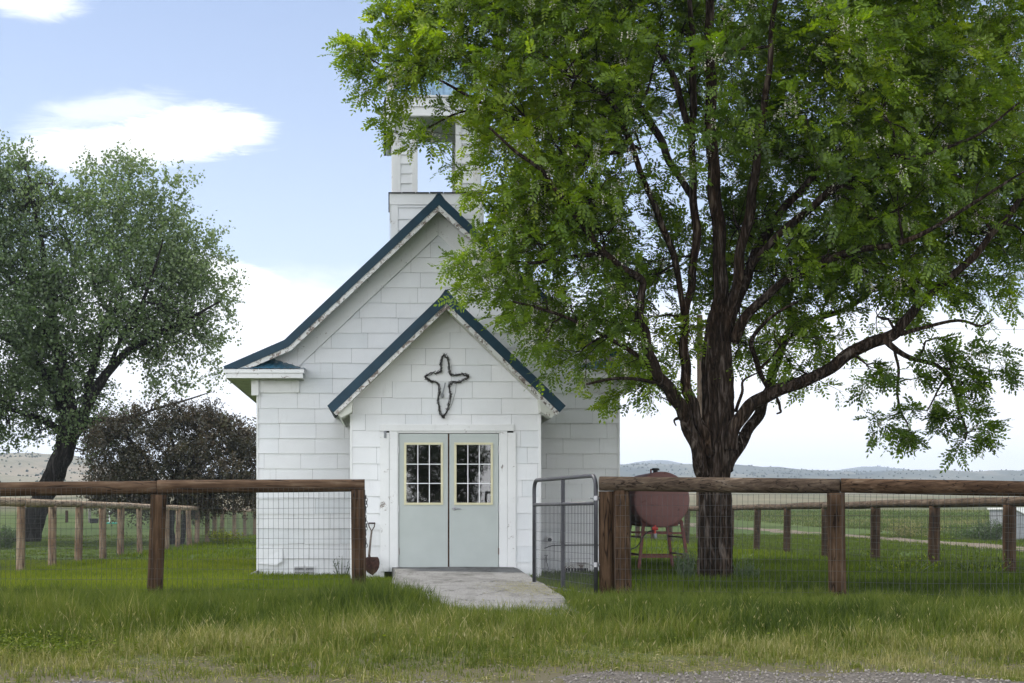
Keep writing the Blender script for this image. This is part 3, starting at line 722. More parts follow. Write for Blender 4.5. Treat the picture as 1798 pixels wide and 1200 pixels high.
# small fittings on the walls --------------------------------------------
def W(px, py): return (px-CX)/105.3, 1+(905-py)/105.3
# foundation vents (left)
for (a, b) in ((517,533.5),(536.5,551)):
    x0, z1 = W(a, 995.5); x1, z0 = W(b, 1010); mb = MB()
    mb.box((x0,YW-.020,z0),(x1,YW-.013,z1), mi=1)
    for (i0,j0,i1,j1) in ((x0-.02,z0-.02,x1+.02,z0),(x0-.02,z1,x1+.02,z1+.02),(x0-.02,z0,x0,z1),(x1,z0,x1+.02,z1)): mb.box((i0,YW-.032,j0),(i1,YW-.013,j1))
    for k in range(6): zz = z0+(z1-z0)*(k+.5)/6; mb.box((x0,YW-.028,zz-.005),(x1,YW-.021,zz+.005))
    mb.build('foundation_vent', ['white_plastic', 'dark'], church)
# lower opening with boards (right)
x0, z1 = W(993, 990); x1, z0 = W(1032, 1012); mb = MB()
mb.box((x0,YW-.02,z0),(x1,YW-.0145,(z0+z1)/2+.03), mi=1)
for (i0,j0,i1,j1) in ((x0-.03,z0,x0,z1+.02),(x1,z0,x1+.03,z1+.02),(x0,z1,x1,z1+.02),(x0,(z0+z1)/2+.031,x1,z1-.012)): mb.box((i0,YW-.04,j0),(i1,YW-.012,j1))
for k in range(7): xx = x0+(x1-x0)*(k+.5)/7; mb.box((xx-.006,YW-.032,z0),(xx+.006,YW-.021,(z0+z1)/2+.03))
mb.build('crawl_space_vent', ['trim_peeling', 'dark'], church)
# loose shingle lifting at the left corner
x0, z1 = W(452.5, 962.5); x1, z0 = W(496, 990); mb = MB()
mb.add([(x0,YW-.022,z1),(x1,YW-.022,z1-.01),(x1+.005,YW-.055,z0+.04),(x1-.06,YW-.062,z0+.004),(x1-.09,YW-.058,z0-.03),(x0,YW-.03,z0+.0),
        (x0,YW-.015,z1),(x1,YW-.015,z1-.01),(x1+.005,YW-.048,z0+.04),(x1-.06,YW-.055,z0+.004),(x1-.09,YW-.051,z0-.03),(x0,YW-.023,z0+.0)],
       [(0,5,4,3,2,1),(6,7,8,9,10,11),(1,2,8,7),(2,3,9,8),(3,4,10,9),(4,5,11,10),(0,1,7,6)], .9)
mb.build('loose_shingle', 'siding', church)
# round wall vent, cable, spigot
x, z = W(964, 948); mb = MB()
mb.tube([(x,YW-.012,z),(x,YW-.05,z)], [.075,.07], 24); mb.tube([(x,YW-.05,z),(x,YW-.09,z)], [.05,.045], 20); mb.tube([(x,YW-.0901,z),(x,YW-.094,z)], [.033,.033], 16, mi=1)
mb.build('round_vent', ['white_plastic', 'dark'], church)
mb = MB(); pts = [W(956,963), W(960,961.5), W(969,958.2), W(990,957.6), W(1020,957.3), W(1052,957.4), W(1080,956)]
mb.tube([(a,YW-.028,b) for a,b in pts], .008, 6); mb.build('cable', 'wire_dark', church)
x, z = W(958, 980); mb = MB(); mb.tube([(x,YW-.012,z),(x,YW-.10,z),(x,YW-.12,z-.03),(x,YW-.12,z-.06)], [.014,.014,.016,.014], 8); mb.tube([(x,YW-.08,z),(x,YW-.08,z+.04)], .006, 6); mb.tube([(x-.03,YW-.08,z+.045),(x+.03,YW-.08,z+.045)], .007, 6)
mb.tube([(x,YW-.12,z-.06),(x+.03,YW-.14,z-.16),(x+.02,YW-.16,z-.27)], .009, 6)
mb.build('spigot', 'steel', church)
x, z = q(676.3), qz(764); mb = MB(); mb.box((x-.02,y0-.02,z-.05),(x+.02,y0-.004,z+.05)); mb.tube([(x,y0-.02,z+.02),(x,y0-.035,z+.02)], .012, 8); mb.build('door_bell', 'grey_box', church, bevel=.004)
# old concrete splash block at the corner
mb = MB(); p = P(447, 1012, 24.2); s = empty('splash_block', (p.x, 24.25, 0), 'low pale concrete splash block at the left front corner of the church', 'splash block')
mb.add([(p.x-.22,24.0,-.02),(p.x+.06,24.0,-.02),(p.x+.06,24.5,-.02),(p.x-.22,24.5,-.02),(p.x-.06,24.05,.03),(p.x+.055,24.05,.09),(p.x+.055,24.45,.09),(p.x-.06,24.45,.05)],
       [(0,3,2,1),(4,5,6,7),(0,1,5,4),(1,2,6,5),(2,3,7,6),(3,0,4,7)]); mb.build('block', 'concrete', s, bevel=.01)

# ------------------------------------------------------------------ barbed-wire cross
cr = empty('barbed_wire_cross', P(780, 680, PYW-.06), 'rustic cross outline wound from dark barbed wire on the porch gable', 'cross')
ol = [(893,508),(918,522),(930,565),(937,615),(946,648),(985,648),(1030,642),(1062,650),(1066,668),(1030,688),(985,700),(945,708),(937,735),(943,790),(935,840),(922,895),(905,935),(888,950),(872,930),(862,880),(858,820),(864,770),(862,728),(848,705),(815,697),(780,682),(764,664),(775,650),(815,638),(858,630),(873,620),(874,580),(880,535)]
ol = [P(560+a/4.086, 500+b/4.086, PYW-.05) for a, b in ol]
def smooth(pts, k, closed=True):
    n = len(pts); out = []
    for i in range(n if closed else n-1):
        p0, p1, p2, p3 = (pts[(i+d) % n] if closed else pts[max(0,min(n-1,i+d))] for d in (-1,0,1,2))
        for j in range(k):
            t_ = j/k; out.append(.5*((2*p1)+(p2-p0)*t_+(2*p0-5*p1+4*p2-p3)*t_*t_+(3*p1-p0-3*p2+p3)*t_**3))
    if not closed: out.append(pts[-1])
    return out
sm = smooth(ol, 6)
for w in range(4):
    mb = MB(); pts = []; ph = rnd.random()*6
    for i, p in enumerate(sm+[sm[0]]):
        a = i*.55+ph; r = .013+.007*math.sin(i*.3+w)
        pts.append(p+Vector((math.cos(a)*r, math.sin(a)*r*.8-.004, math.sin(a*1.3)*r))+Vector((rnd.uniform(-.004,.004),0,rnd.uniform(-.004,.004))))
    mb.tube(pts, .0042, 5, cap=False)
    for i in range(0, len(pts)-1, 3):
        for k in range(2):
            d = Vector((rnd.uniform(-1,1), rnd.uniform(-.8,.1), rnd.uniform(-1,1))).normalized()*.024
            mb.tube([pts[i]-d, pts[i]+d], [.0022,.0016], 3)
    mb.build('wire_strand', 'barbed', cr)
lp = [P(560+a/4.086, 500+b/4.086, PYW-.045) for a, b in ((906,704),(902,728),(894,758),(886,786))]
mb = MB(); mb.tube(lp, [.008,.009,.009,.010], 8); mb.build('lamp_arm', 'grey_box', cr)
mb = MB(); e = lp[-1]; mb.tube([e, e+Vector((-.004,-.01,-.03)), e+Vector((-.006,-.012,-.055))], [.022,.026,.014], 10); mb.build('lamp_socket', 'grey_box', cr)
mb = MB(); mb.tube([P(560+a/4.086, 500+b/4.086, PYW-.022) for a, b in ((985,712),(980,770),(962,830),(945,880),(922,905))], .003, 4); mb.build('cord', 'wire_dark', cr)

# ------------------------------------------------------------------ fences
def log(mb, a, b, r0, r1, sides=16, seg=14, seed=0, amp=.05):
    a = Vector(a); b = Vector(b); rr = random.Random(seed); ph = [rr.uniform(0,6) for _ in range(4)]
    L = (b-a).length; seg = max(6, int(L/.14)); pts = []; rs = []
    sd = (b-a).normalized().cross(Vector((0.3,.2,1))).normalized()
    for i in range(seg+1):
        f = i/seg; pts.append(a.lerp(b, f)+sd*.018*math.sin(f*L*1.1+ph[0])); rs.append((r0+(r1-r0)*f)*(1+.02*math.sin(f*L*3+ph[1])))
    pts.insert(0, pts[0].lerp(pts[1], -.001)); rs.insert(0, rs[0]*.9)
    pts.append(pts[-1]+(pts[-1]-pts[-2])*.001*seg/seg); rs.append(rs[-1]*.9)
    def fn(t_, an, p): return 1+amp*.5*math.sin(an*2+ph[2]+t_*2)+amp*.4*math.sin(an*5+ph[3]+t_*4)+amp*.25*math.sin(an*11+t_*3)
    mb.tube(pts, rs, sides, fn)
def wires(mb, a, b, z0f, z1f, sv, sh, r, sag=.004):
    """welded wire panel from a to b (xy), heights from functions of f"""
    a = Vector((a[0],a[1],0)); b = Vector((b[0],b[1],0)); L = (b-a).length; d = (b-a).normalized(); nrm = Vector((d.y,-d.x,0))
    n = max(1, int(L/sv))
    def pt(f, z): return a.lerp(b, f)+Vector((0,0,z))+nrm*(.010*math.sin(f*L*2.1+z*3))
    for i in range(n+1):
        f = i/n; z0 = z0f(f); z1 = z1f(f); j = rnd.uniform(-.004,.004); js = d*j
        mb.tube([pt(f,z0)+js, pt(f,(z0+z1)/2)-js*.6, pt(f,z1)+js*.3], r, 3, cap=False)
    m = int(round((z1f(.5)-z0f(.5))/sh)); k = max(2, int(L/.5))
    for j in range(m+1):
        g = j/m; mb.tube([pt(i/k, z0f(i/k)+(z1f(i/k)-z0f(i/k))*g+sag*math.sin(i*1.7+j)) for i in range(k+1)], r, 3, cap=False)
YFN = 15.6
def fp(px, Y=YFN): return (px-CX)*Y/F
FG = 'log fences around the church yard'
# -- front fence, left of the gateway
L1 = empty('wooden_fence', (fp(275), YFN, gz1(fp(275), YFN)), 'dark brown log fence with wire mesh in front, left of the open gateway', 'fence', FG)
def rail(root, a, b, r0, r1, seed, mat='rail_wood'):
    mb = MB(); log(mb, a, b, r0, r1, 18, seed=seed, amp=.045); return mb.build('rail', mat, root, smooth=True)
def post(root, a, b, r, seed, mat='post_wood', lab=None):
    mb = MB(); log(mb, a, b, r*1.02, r, 16, seed=seed, amp=.05); o = mb.build('post', mat, root, smooth=True)
    if lab: o['label'] = lab
    return o
rail(L1, P(-330,861,YFN-.1), P(-72,860,YFN), .076, .074, 1); rail(L1, P(-71,860,YFN), P(276.5,857,YFN), .074, .072, 2); rail(L1, P(277.5,856.5,YFN), P(640.5,852,YFN), .077, .066, 3)
post(L1, P(-70,1058,YFN), P(-68,872,YFN), .085, 4); post(L1, P(270.5,1056,YFN), P(277.5,869,YFN), .086, 5); post(L1, P(629.5,1054,YFN), P(628,861,YFN), .075, 6)
mb = MB(); ZT = P(0,874,YFN).z
wires(mb, (fp(-330),YFN-.095), (fp(640),YFN-.095), lambda f: gz1(0,YFN)-.02, lambda f: ZT+.10, .0535, .112, .0019); mb.build('wire_mesh', 'wire', L1)
# -- front fence, right
R1f = empty('wooden_fence', (fp(1095), YFN, gz1(fp(1095), YFN)), 'greyish log fence with wire mesh right of the gate, before the big tree', 'fence', FG)
Y2, Y3 = 14.9, 14.4
rail(R1f, P(1053,850,YFN), P(1475,853,Y2), .077, .076, 11, 'rail_front_grey'); rail(R1f, P(1476,853,Y2), P(1885,859,Y3), .076, .074, 12, 'rail_wood'); rail(R1f, P(1886,859,Y3), P(2250,865,Y3-.4), .074, .072, 13)
post(R1f, P(1067.5,1056,YFN+.02), P(1067,863,YFN+.02), .084, 14); post(R1f, P(1094,1058,YFN-.12), P(1091.5,862.5,YFN-.04), .088, 15)
post(R1f, P(1473.5,1072,Y2), P(1466.5,866,Y2), .086, 16); post(R1f, P(1884,1085,Y3), P(1880,872,Y3), .085, 17)
mb = MB()
wires(mb, (fp(1075),YFN-.20), (fp(1473,Y2),Y2-.1), lambda f: gz1(3,15.3)-.03, lambda f: 1.215, .0535, .112, .0019)
wires(mb, (fp(1473,Y2)+.01,Y2-.1), (fp(2250,Y3-.4),Y3-.5), lambda f: gz1(3,14.6)-.03, lambda f: 1.215, .0535, .112, .0019); mb.build('wire_mesh', 'wire', R1f)
# -- long side fences
def side_fence(root, xf, ys, ztop, rr, pr, rmat, pmat, seed, rail_hi):
    ys = sorted(ys)
    for i, y in enumerate(ys):
        x = xf(y); g = gz1(x, y); dx = rnd.uniform(-.03,.03)
        post(root, (x+dx, y, g-.1), (x, y, ztop-.10), pr*rnd.uniform(.92,1.08), seed+i, pmat)
        if i < len(ys)-1:
            y2 = ys[i+1]; x2 = xf(y2)
            rail(root, (x, y+.004, ztop-.045+rnd.uniform(-.008,.008)), (x2, y2-.004, ztop-.045+rnd.uniform(-.008,.008)), rr*rnd.uniform(.95,1.05), rr*rnd.uniform(.9,1.0), seed+50+i, rmat)
    mb = MB(); wires(mb, (xf(ys[0])+rail_hi, ys[0]), (xf(ys[-1])+rail_hi, ys[-1]), lambda f: .0, lambda f: ztop-.13, .075, .14, .0022); mb.build('wire_mesh', 'wire', root)
LS = empty('wooden_fence', (-6.5, 28, 0), 'pale weathered log fence receding along the left side of the church yard', 'fence', FG)
side_fence(LS, lambda y: -6.5, [16.0,18.4,20.9,23.4,25.8,28.2,30.6,33.1,35.4,37.9,40.3,42.6,44.9,47.2,49.5,52.1,54.2,56.8,61,65.5,70], 1.27, .075, .078, 'rail_wood_tan', 'post_wood_tan', 100, .09)
RS = empty('wooden_fence', (10.3, 31, 0), 'shaded log fence receding along the right side of the yard behind the tree', 'fence', FG)
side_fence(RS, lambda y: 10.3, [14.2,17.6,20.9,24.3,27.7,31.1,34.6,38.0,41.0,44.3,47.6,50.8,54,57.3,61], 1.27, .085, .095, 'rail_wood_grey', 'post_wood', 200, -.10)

# ------------------------------------------------------------------ gate
g0 = P(1046, 1047, YFN+.02); g1 = P(938, 1036, 17.85)
G = empty('metal_gate', (g0.x, g0.y, .14), 'dark grey tubular metal gate with wire infill standing open inwards', 'gate')
A = Vector((g0.x, g0.y, 0)); B = Vector((g1.x, g1.y, 0)); dd = (B-A).normalized(); LG = (B-A).length
zb, ztp, zm = .145, 1+(905-835)*YFN/F, 1+(905-884)*YFN/F
def gp(s, z): return A+dd*s+Vector((0,0,z))
mb = MB(); R_ = .12; rr = .023
pts = [gp(0,zb-.01), gp(0,ztp-R_)]
pts += [gp(R_-R_*math.cos(t_), ztp-R_+R_*math.sin(t_)) for t_ in (.3,.6,.9,1.2,1.5)]
pts += [gp(LG-R_+R_*math.sin(t_), ztp-.0-R_+R_*math.cos(t_)) for t_ in (.1,.4,.7,1.0,1.3,1.55)]
pts += [gp(LG,ztp-R_-.1), gp(LG,zb-.01)]
mb.tube(pts, rr, 12); mb.tube([gp(0,zb),gp(LG,zb)], rr*.85, 10); mb.build('gate_frame', 'gate_paint', G, smooth=True)
mb = MB(); mb.tube([gp(0,zm),gp(LG,zm)], rr*.9, 12); mb.build('rail', 'gate_paint', G, smooth=True)
mb = MB(); mid = LG*.50; mb.beam(gp(mid,zb), gp(mid,ztp-.01), .042, .042, up=(0,1,0)); mb.build('upright', 'gate_paint', G)
mb = MB(); n = 44
for i in range(1, n): mb.tube([gp(LG*i/n,zb), gp(LG*i/n,zm)], .0040, 4, cap=False)
for k in range(1, 9): mb.tube([gp(0,zb+(zm-zb)*k/9), gp(LG,zb+(zm-zb)*k/9)], .0026, 4, cap=False)
mb.build('wire_infill', 'gate_paint', G)
for z in (1+(905-875)*YFN/F, 1+(905-992)*YFN/F):
    mb = MB(); c = gp(0,z)
    mb.tube([c+Vector((-.06,0,0)), c+Vector((.10,0,0))], .009, 8); mb.tube([c+Vector((0,0,-.025)), c+Vector((0,0,.025))], .031, 12)
    mb.tube([c+Vector((.075,0,-.035)), c+Vector((.075,0,.045))], .014, 8); mb.box((c.x+.085,c.y-.02,c.z-.03),(c.x+.1,c.y+.02,c.z+.03)); mb.build('hinge', 'steel', G)
# chain on the gate post
cx_, cz0, cz1 = fp(642.5), 1+(905-958)*YFN/F, 1+(905-873)*YFN/F
CH = MB(); n = 18
for i in range(n):
    z = cz1-(cz1-cz0)*i/(n-1); x = cx_+.008*math.sin(i*.8); pts = []
    for k in range(9):
        a = 2*math.pi*k/8; u = math.cos(a)*.011; w = math.sin(a)*.021
        pts.append((x+(u if i%2 else u*.25), YFN-.02+(0 if i%2 else u), z+w))
    CH.tube(pts, .0035, 5, cap=False)
tag(CH.build('chain', 'wire_dark'), 'rusty steel chain hanging down the side of the left gate post', 'chain')

# ------------------------------------------------------------------ shovel
sv = empty('shovel', P(655, 1008, 22.2), 'old round-point shovel with D handle leaning against the porch left of the door', 'shovel')
YS = 22.12
def S_(px, py, Y=YS): return P(px, py, Y)
mb = MB(); mb.tube([S_(652.6,932,YS+.13), S_(650.5,950,YS+.10), S_(648,976,YS+.05)], [.014,.016,.018], 10); mb.build('shaft', 'shovel_wood', sv, smooth=True)
mb = MB()
mb.tube([S_(646.8,919,YS+.14), S_(658.8,919,YS+.14)], .012, 8)
mb.tube([S_(647.2,919,YS+.14), S_(648,925,YS+.14), S_(652.6,933,YS+.13)], .008, 8); mb.tube([S_(658.4,919,YS+.14), S_(657.2,925,YS+.14), S_(652.6,933,YS+.13)], .008, 8); mb.build('handle', 'shovel_rust', sv)
mb = MB(); c = S_(652, 978, YS+.04); prof = [(-.055,0),(.095,.0),(.118,-.03),(.128,-.09),(.118,-.16),(.085,-.22),(.02,-.28),(-.06,-.23),(-.10,-.16),(-.105,-.08),(-.10,-.02)]
n = len(prof); vs = []
for dy in (0, -.005):
    for (x, z) in prof: vs.append((c.x+x, c.y+z*.28+dy-.12*((x-.012)**2)/.012, c.z+z))
cf = (c.x+.01, c.y-.045, c.z-.11); vs += [cf, (cf[0],cf[1]-.005,cf[2])]
mb.add(vs, [(i,(i+1)%n,2*n) for i in range(n)]+[((i+1)%n+n,i+n,2*n+1) for i in range(n)]+[(i,i+n,(i+1)%n+n,(i+1)%n) for i in range(n)])
mb.tube([S_(648,976,YS+.05), (c.x+.0, c.y-.03, c.z-.06)], [.02,.012], 8)
mb.build('blade', 'shovel_rust', sv, smooth=False)

# ------------------------------------------------------------------ fuel tank
T0 = P(1162, 877.5, 25.0); TR = .478; TL = 1.65
TK = empty('fuel_tank', (T0.x, T0.y, 0), 'dull red horizontal fuel tank on a tall angle-iron stand', 'tank')
mb = MB(); pts = []; rs = []
for (d, r) in ((-.05,.001),(-.048,TR*.35),(-.035,TR*.7),(-.012,TR*.93),(0,TR*.985),(.012,TR),(.55,TR),(.56,TR*1.004),(.57,TR),(1.1,TR),(1.11,TR*1.004),(1.12,TR),(TL,TR),(TL+.02,TR*.95),(TL+.04,TR*.4),(TL+.045,.001)):
    pts.append((T0.x, T0.y+d, T0.z)); rs.append(r)
mb.tube(pts, rs, 48); mb.build('tank_body', 'tank_paint', TK, smooth=True).data.set_sharp_from_angle(angle=rad(35))
mb = MB(); z = T0.z+TR
mb.tube([(T0.x-.045,T0.y+.35,z-.02),(T0.x-.045,T0.y+.35,z+.03)], .04, 12); mb.tube([(T0.x-.045,T0.y+.35,z+.03),(T0.x-.045,T0.y+.35,z+.055),(T0.x-.045,T0.y+.35,z+.07)], [.065,.07,.05], 14)
mb.build('filler_cap', 'rubber', TK)
mb = MB(); mb.tube([(T0.x-.15,T0.y+.2,z-.04),(T0.x-.15,T0.y+.2,z+.05)], .013, 8); mb.build('vent_pipe', 'tank_frame', TK)
def tp_(px, py, Y): return P(px, py, Y)
zc = 0.0
legs = [((1131,912),(1119.3,1008),25.15),((1196,915),(1210,1008),25.15)]
for (a, b, Y) in legs:
    for k, dy in enumerate((0, 1.35)):
        p = tp_(a[0],a[1],Y); r_ = tp_(b[0],b[1],Y); sgn = -1 if k == 0 else 1
        mb = MB(); mb.beam((p.x,p.y+dy,p.z),(r_.x,r_.y+dy+sgn*.06,-.03), .05, .05, up=(0,1,0)); mb.build('leg', 'tank_frame', TK)
def lx(side, z):
    (a, b, Y) = legs[side]; p = tp_(a[0],a[1],Y); r_ = tp_(b[0],b[1],Y); f = (p.z-z)/(p.z-r_.z); return p.x+(r_.x-p.x)*f
mb = MB()
for dy in (0, 1.35):
    for (z, h) in ((tp_(0,936.5,25.1).z,.035),(tp_(0,978,25.1).z,.035),(tp_(0,914.5,25.1).z,.03)):
        mb.beam((lx(0,z)-.01,25.12+dy,z),(lx(1,z)+.01,25.12+dy,z),.02,h)
for s in (0, 1):
    for z in (.32, .62, .86): mb.beam((lx(s,z),25.18,z),(lx(s,z),26.46,z),.03,.03)
mb.build('cross_brace', 'tank_frame', TK)
for dy in (.03, 1.36):
    mb = MB(); mb.prism([(T0.x-.34,T0.z-TR+.13),(T0.x-.30,T0.z-TR+.03),(T0.x+.30,T0.z-TR+.03),(T0.x+.34,T0.z-TR+.13),(T0.x+.22,T0.z-TR+.06),(T0.x,T0.z-TR-.002),(T0.x-.22,T0.z-TR+.06)], 25.1+dy, 25.14+dy); mb.build('saddle', 'tank_frame', TK)
vp = tp_(1150, 929, 24.93); mb = MB()
mb.tube([(vp.x,24.93,vp.z+.06),(vp.x,24.93,vp.z-.10)], .02, 8); mb.tube([(vp.x+.05,24.92,vp.z),(vp.x-.05,24.92,vp.z)], .024, 8); mb.box((vp.x-.05,24.88,vp.z+.005),(vp.x+.04,24.90,vp.z+.035)); mb.build('valve', 'red_valve', TK)
mb = MB(); mb.tube([(vp.x,24.93,vp.z-.08),(vp.x+.01,24.93,vp.z-.16)], [.03,.024], 8); mb.build('filter', 'grey_box', TK)
mb = MB(); mb.tube(smooth([tp_(x,y,24.9) for x,y in ((1148,932),(1138,934),(1129,943),(1122,956),(1113,963),(1100,966),(1088,962))], 4, False), .010, 6); mb.build('hose', 'rubber', TK, smooth=True)

# ------------------------------------------------------------------ utility pole, wires
UX, UY = (1229.0-CX)*60/F, 60.0
UP = empty('utility_pole', (UX, UY, 0), 'tall grey wooden utility pole seen through the fork of the big tree', 'utility pole')
mb = MB(); log(mb, (UX,UY,-.1), (UX,UY,9.2), .17, .12, 12, seed=5, amp=.02); mb.build('pole', 'pole_wood', UP, smooth=True)
mb = MB(); mb.beam((UX-.9,UY-.14,8.7),(UX+.9,UY-.14,8.7),.1,.12); mb.build('crossarm', 'pole_wood', UP)
for (z0, dy) in ((8.78,-.14),(7.1,-.1)):
    mb = MB(); pts = [(UX+70*k/24, UY+dy, z0-.35*math.sin(math.pi*k/24)+.0*k) for k in range(25)]
    mb.tube(pts, .008, 4, cap=False); mb.build('power_line', 'wire_dark', UP)
    mb = MB(); mb.tube([(UX,UY+dy,z0-.09),(UX,UY+dy,z0-.02)], .04, 8); mb.build('insulator', 'stone', UP)

# ------------------------------------------------------------------ far yard things
# house at the far left
HX = -18.35; HS = empty('house', (-21.3, 70, .2), 'corner of a low brown house with dark steep roof at the left edge', 'house')
mb = MB(); mb.prism([(-24.0,0),(-18.75,0),(-18.75,2.5),(-21.37,6.2),(-24.0,2.5)], 70.2, 80); mb.build('wall', 'brick_wall', HS)
mb = MB()
for s in (-1, 1): mb.beam((-21.37,75,6.42),(-21.37+s*3.05,75,6.42-3.05*1.42),10.6,.14,up=(0,0,1)) if False else mb.prism([(-21.37,6.35),(-21.37+s*3.02,6.35-3.02*1.42),(-21.37+s*3.02,6.6-3.02*1.42),(-21.37,6.6)][::s], 69.75, 80.3)
mb.build('roof', 'roof_dark', HS)
mb = MB()
for s in (-1, 1): mb.prism([(-21.37,6.13),(-21.37+s*2.98,6.13-2.98*1.42),(-21.37+s*2.98,6.34-2.98*1.42),(-21.37,6.34)][::s], 69.78, 69.9)
mb.build('barge_board', 'trim_clean', HS)
HS.location = (-18.75, 69.75, 0)
for ch in HS.children:
    for v_ in ch.data.vertices: v_.co = v_.co+Vector((-21.3,70,.2))-Vector((-18.75,69.75,0))
HS.rotation_euler = (0,0,rad(15.5))
# low shed at the right edge
sx = (1783-CX)*58/F; SH = empty('shed', (sx+1.2, 59, 0), 'low grey shed with pale roof cut off by the right edge', 'shed')
mb = MB(); mb.prism([(sx,0),(sx+2.6,0),(sx+2.6,.95),(sx+1.3,.95),(sx,1.22)], 58, 60.5); mb.build('wall', 'grey_box', SH)
mb = MB(); mb.prism([(sx-.06,1.235),(sx+.62,.90),(sx+2.7,.97),(sx+2.7,1.29),(sx-.06,1.31)], 57.9, 60.6); mb.build('roof', 'trim_clean', SH)
mb = MB(); mb.box((sx+.42,57.96,.05),(sx+1.1,57.995,.86)); mb.build('door', 'dark', SH)
# tub, posts and hose in the yard behind the left fence
def yd(px, py, Y): p = P(px, py, Y); return p.x, Y, gz1(p.x, Y)
x, y, z = yd(165, 919, 112); tb = empty('water_tub', (x,y,z), 'dark low water tub on the lawn beyond the left fence', 'tub'); 
mb = MB(); n = 18; ro, ri = [], []
vs = []; 
for (r, h) in ((.30,0),(.36,.36),(.38,.36),(.34,.36),(.29,.06)): vs += [(x+r*math.cos(2*math.pi*k/n), y+r*math.sin(2*math.pi*k/n), z+h) for k in range(n)]
mb.add(vs, [tuple(range(n-1,-1,-1))]+[(j*n+k, j*n+(k+1)%n, (j+1)*n+(k+1)%n, (j+1)*n+k) for j in range(4) for k in range(n)]+[tuple(range(4*n,5*n))]); mb.build('tub_shell', 'rubber', tb)
for (px, h, r, mt, lab) in ((117,.95,.12,'post_wood','short reddish post standing alone on the lawn behind the left fence'),(157,1.0,.10,'stone','pale short post beside the dark tub on the lawn'),(192,.9,.05,'trim_clean','thin white hydrant pipe near the turquoise hose')):
    x, y, z = yd(px, 918, 114); mb = MB(); mb.tube([(x,y,z-.1),(x,y,z+h*.9),(x,y,z+h)], [r,r,r*.8], 10); mb.tube([(x-.02,y-r,z+h*.6),(x-.02,y-r-.08,z+h*.55)], .02, 6)
    tag(mb.build('hydrant_pipe' if px == 192 else 'short_post', mt), lab, 'pipe' if px == 192 else 'post')
mb = MB(); ps = []
for k in range(30): 
    a = k*.5; r = .5+.012*k; xx, yy, _ = yd(192, 918, 109); ps.append((xx+math.cos(a)*r, yy+math.sin(a)*r, gz1(xx,yy)+.06+.002*k))
mb.tube(ps, .022, 5); tag(mb.build('garden_hose', 'turquoise', smooth=True), 'coiled turquoise garden hose on the far lawn', 'hose')

# ------------------------------------------------------------------ trees
def unit(a): return a/np.maximum(1e-9, np.linalg.norm(a, axis=-1, keepdims=True))
def simple_leaves(Pb, D, L, Wd, up=None):
    n = len(Pb); R = NP.normal(size=(n,3)) if up is None else up
    S = unit(np.cross(D, R)); Nn = np.cross(S, D)
    c = np.stack([Pb, Pb+D*(L*.5)[:,None]+S*(Wd*.5)[:,None]+Nn*(L*.06)[:,None], Pb+D*L[:,None], Pb+D*(L*.5)[:,None]-S*(Wd*.5)[:,None]+Nn*(L*.06)[:,None]], 1)
    return c.reshape(-1,3), np.arange(n*4).reshape(n,4)
def pinnate(Pb, D, L, K=5, ll=.068, lw=.034):
    """compound leaves: K pairs of leaflets and one at the end"""
    n = len(Pb); up = np.array([0,0,1.0])[None]+NP.normal(size=(n,3))*.55
    S = unit(np.cross(D, up)); Nn = unit(np.cross(S, D)); VS = []
    for k in range(K+1):
        last = k == K
        for sgn in ((0,) if last else (-1,1)):
            tt = .18+.82*(k/K); base = Pb+D*(L*tt)[:,None]+np.array([0,0,-1.0])[None]*(L*.22*tt*tt)[:,None]
            ang = .95 if not last else 0
            d = unit(D*(math.cos(ang) if not last else 1)+S*sgn*math.sin(ang)+Nn*NP.normal(size=(n,1))*.16+np.array([0,0,-.12])[None])
            s2 = unit(np.cross(d, Nn+NP.normal(size=(n,3))*.25)); l = ll*(L/.2)*NP.uniform(.85,1.15,n)*(1-.25*abs(tt-.5)); w = l*(lw/ll)
            VS.append(np.stack([base, base+d*(l*.5)[:,None]+s2*w[:,None]*.5, base+d*l[:,None], base+d*(l*.5)[:,None]-s2*w[:,None]*.5], 1))
    V = np.stack(VS, 1); m = V.shape[1]
    return V.reshape(-1,3), np.arange(n*m*4).reshape(n*m,4), m
def pip(x, y, poly):
    c = False; n = len(poly); j = n-1
    for i in range(n):
        if (poly[i][1] > y) != (poly[j][1] > y) and x < (poly[j][0]-poly[i][0])*(y-poly[i][1])/(poly[j][1]-poly[i][1])+poly[i][0]: c = not c
        j = i
    return c
def pdist(x, y, poly):
    b = 1e9
    for i in range(len(poly)):
        (x0,y0),(x1,y1) = poly[i], poly[(i+1)%len(poly)]; dx, dy = x1-x0, y1-y0
        t_ = max(0, min(1, ((x-x0)*dx+(y-y0)*dy)/(dx*dx+dy*dy))); b = min(b, math.hypot(x-x0-dx*t_, y-y0-dy*t_))
    return b
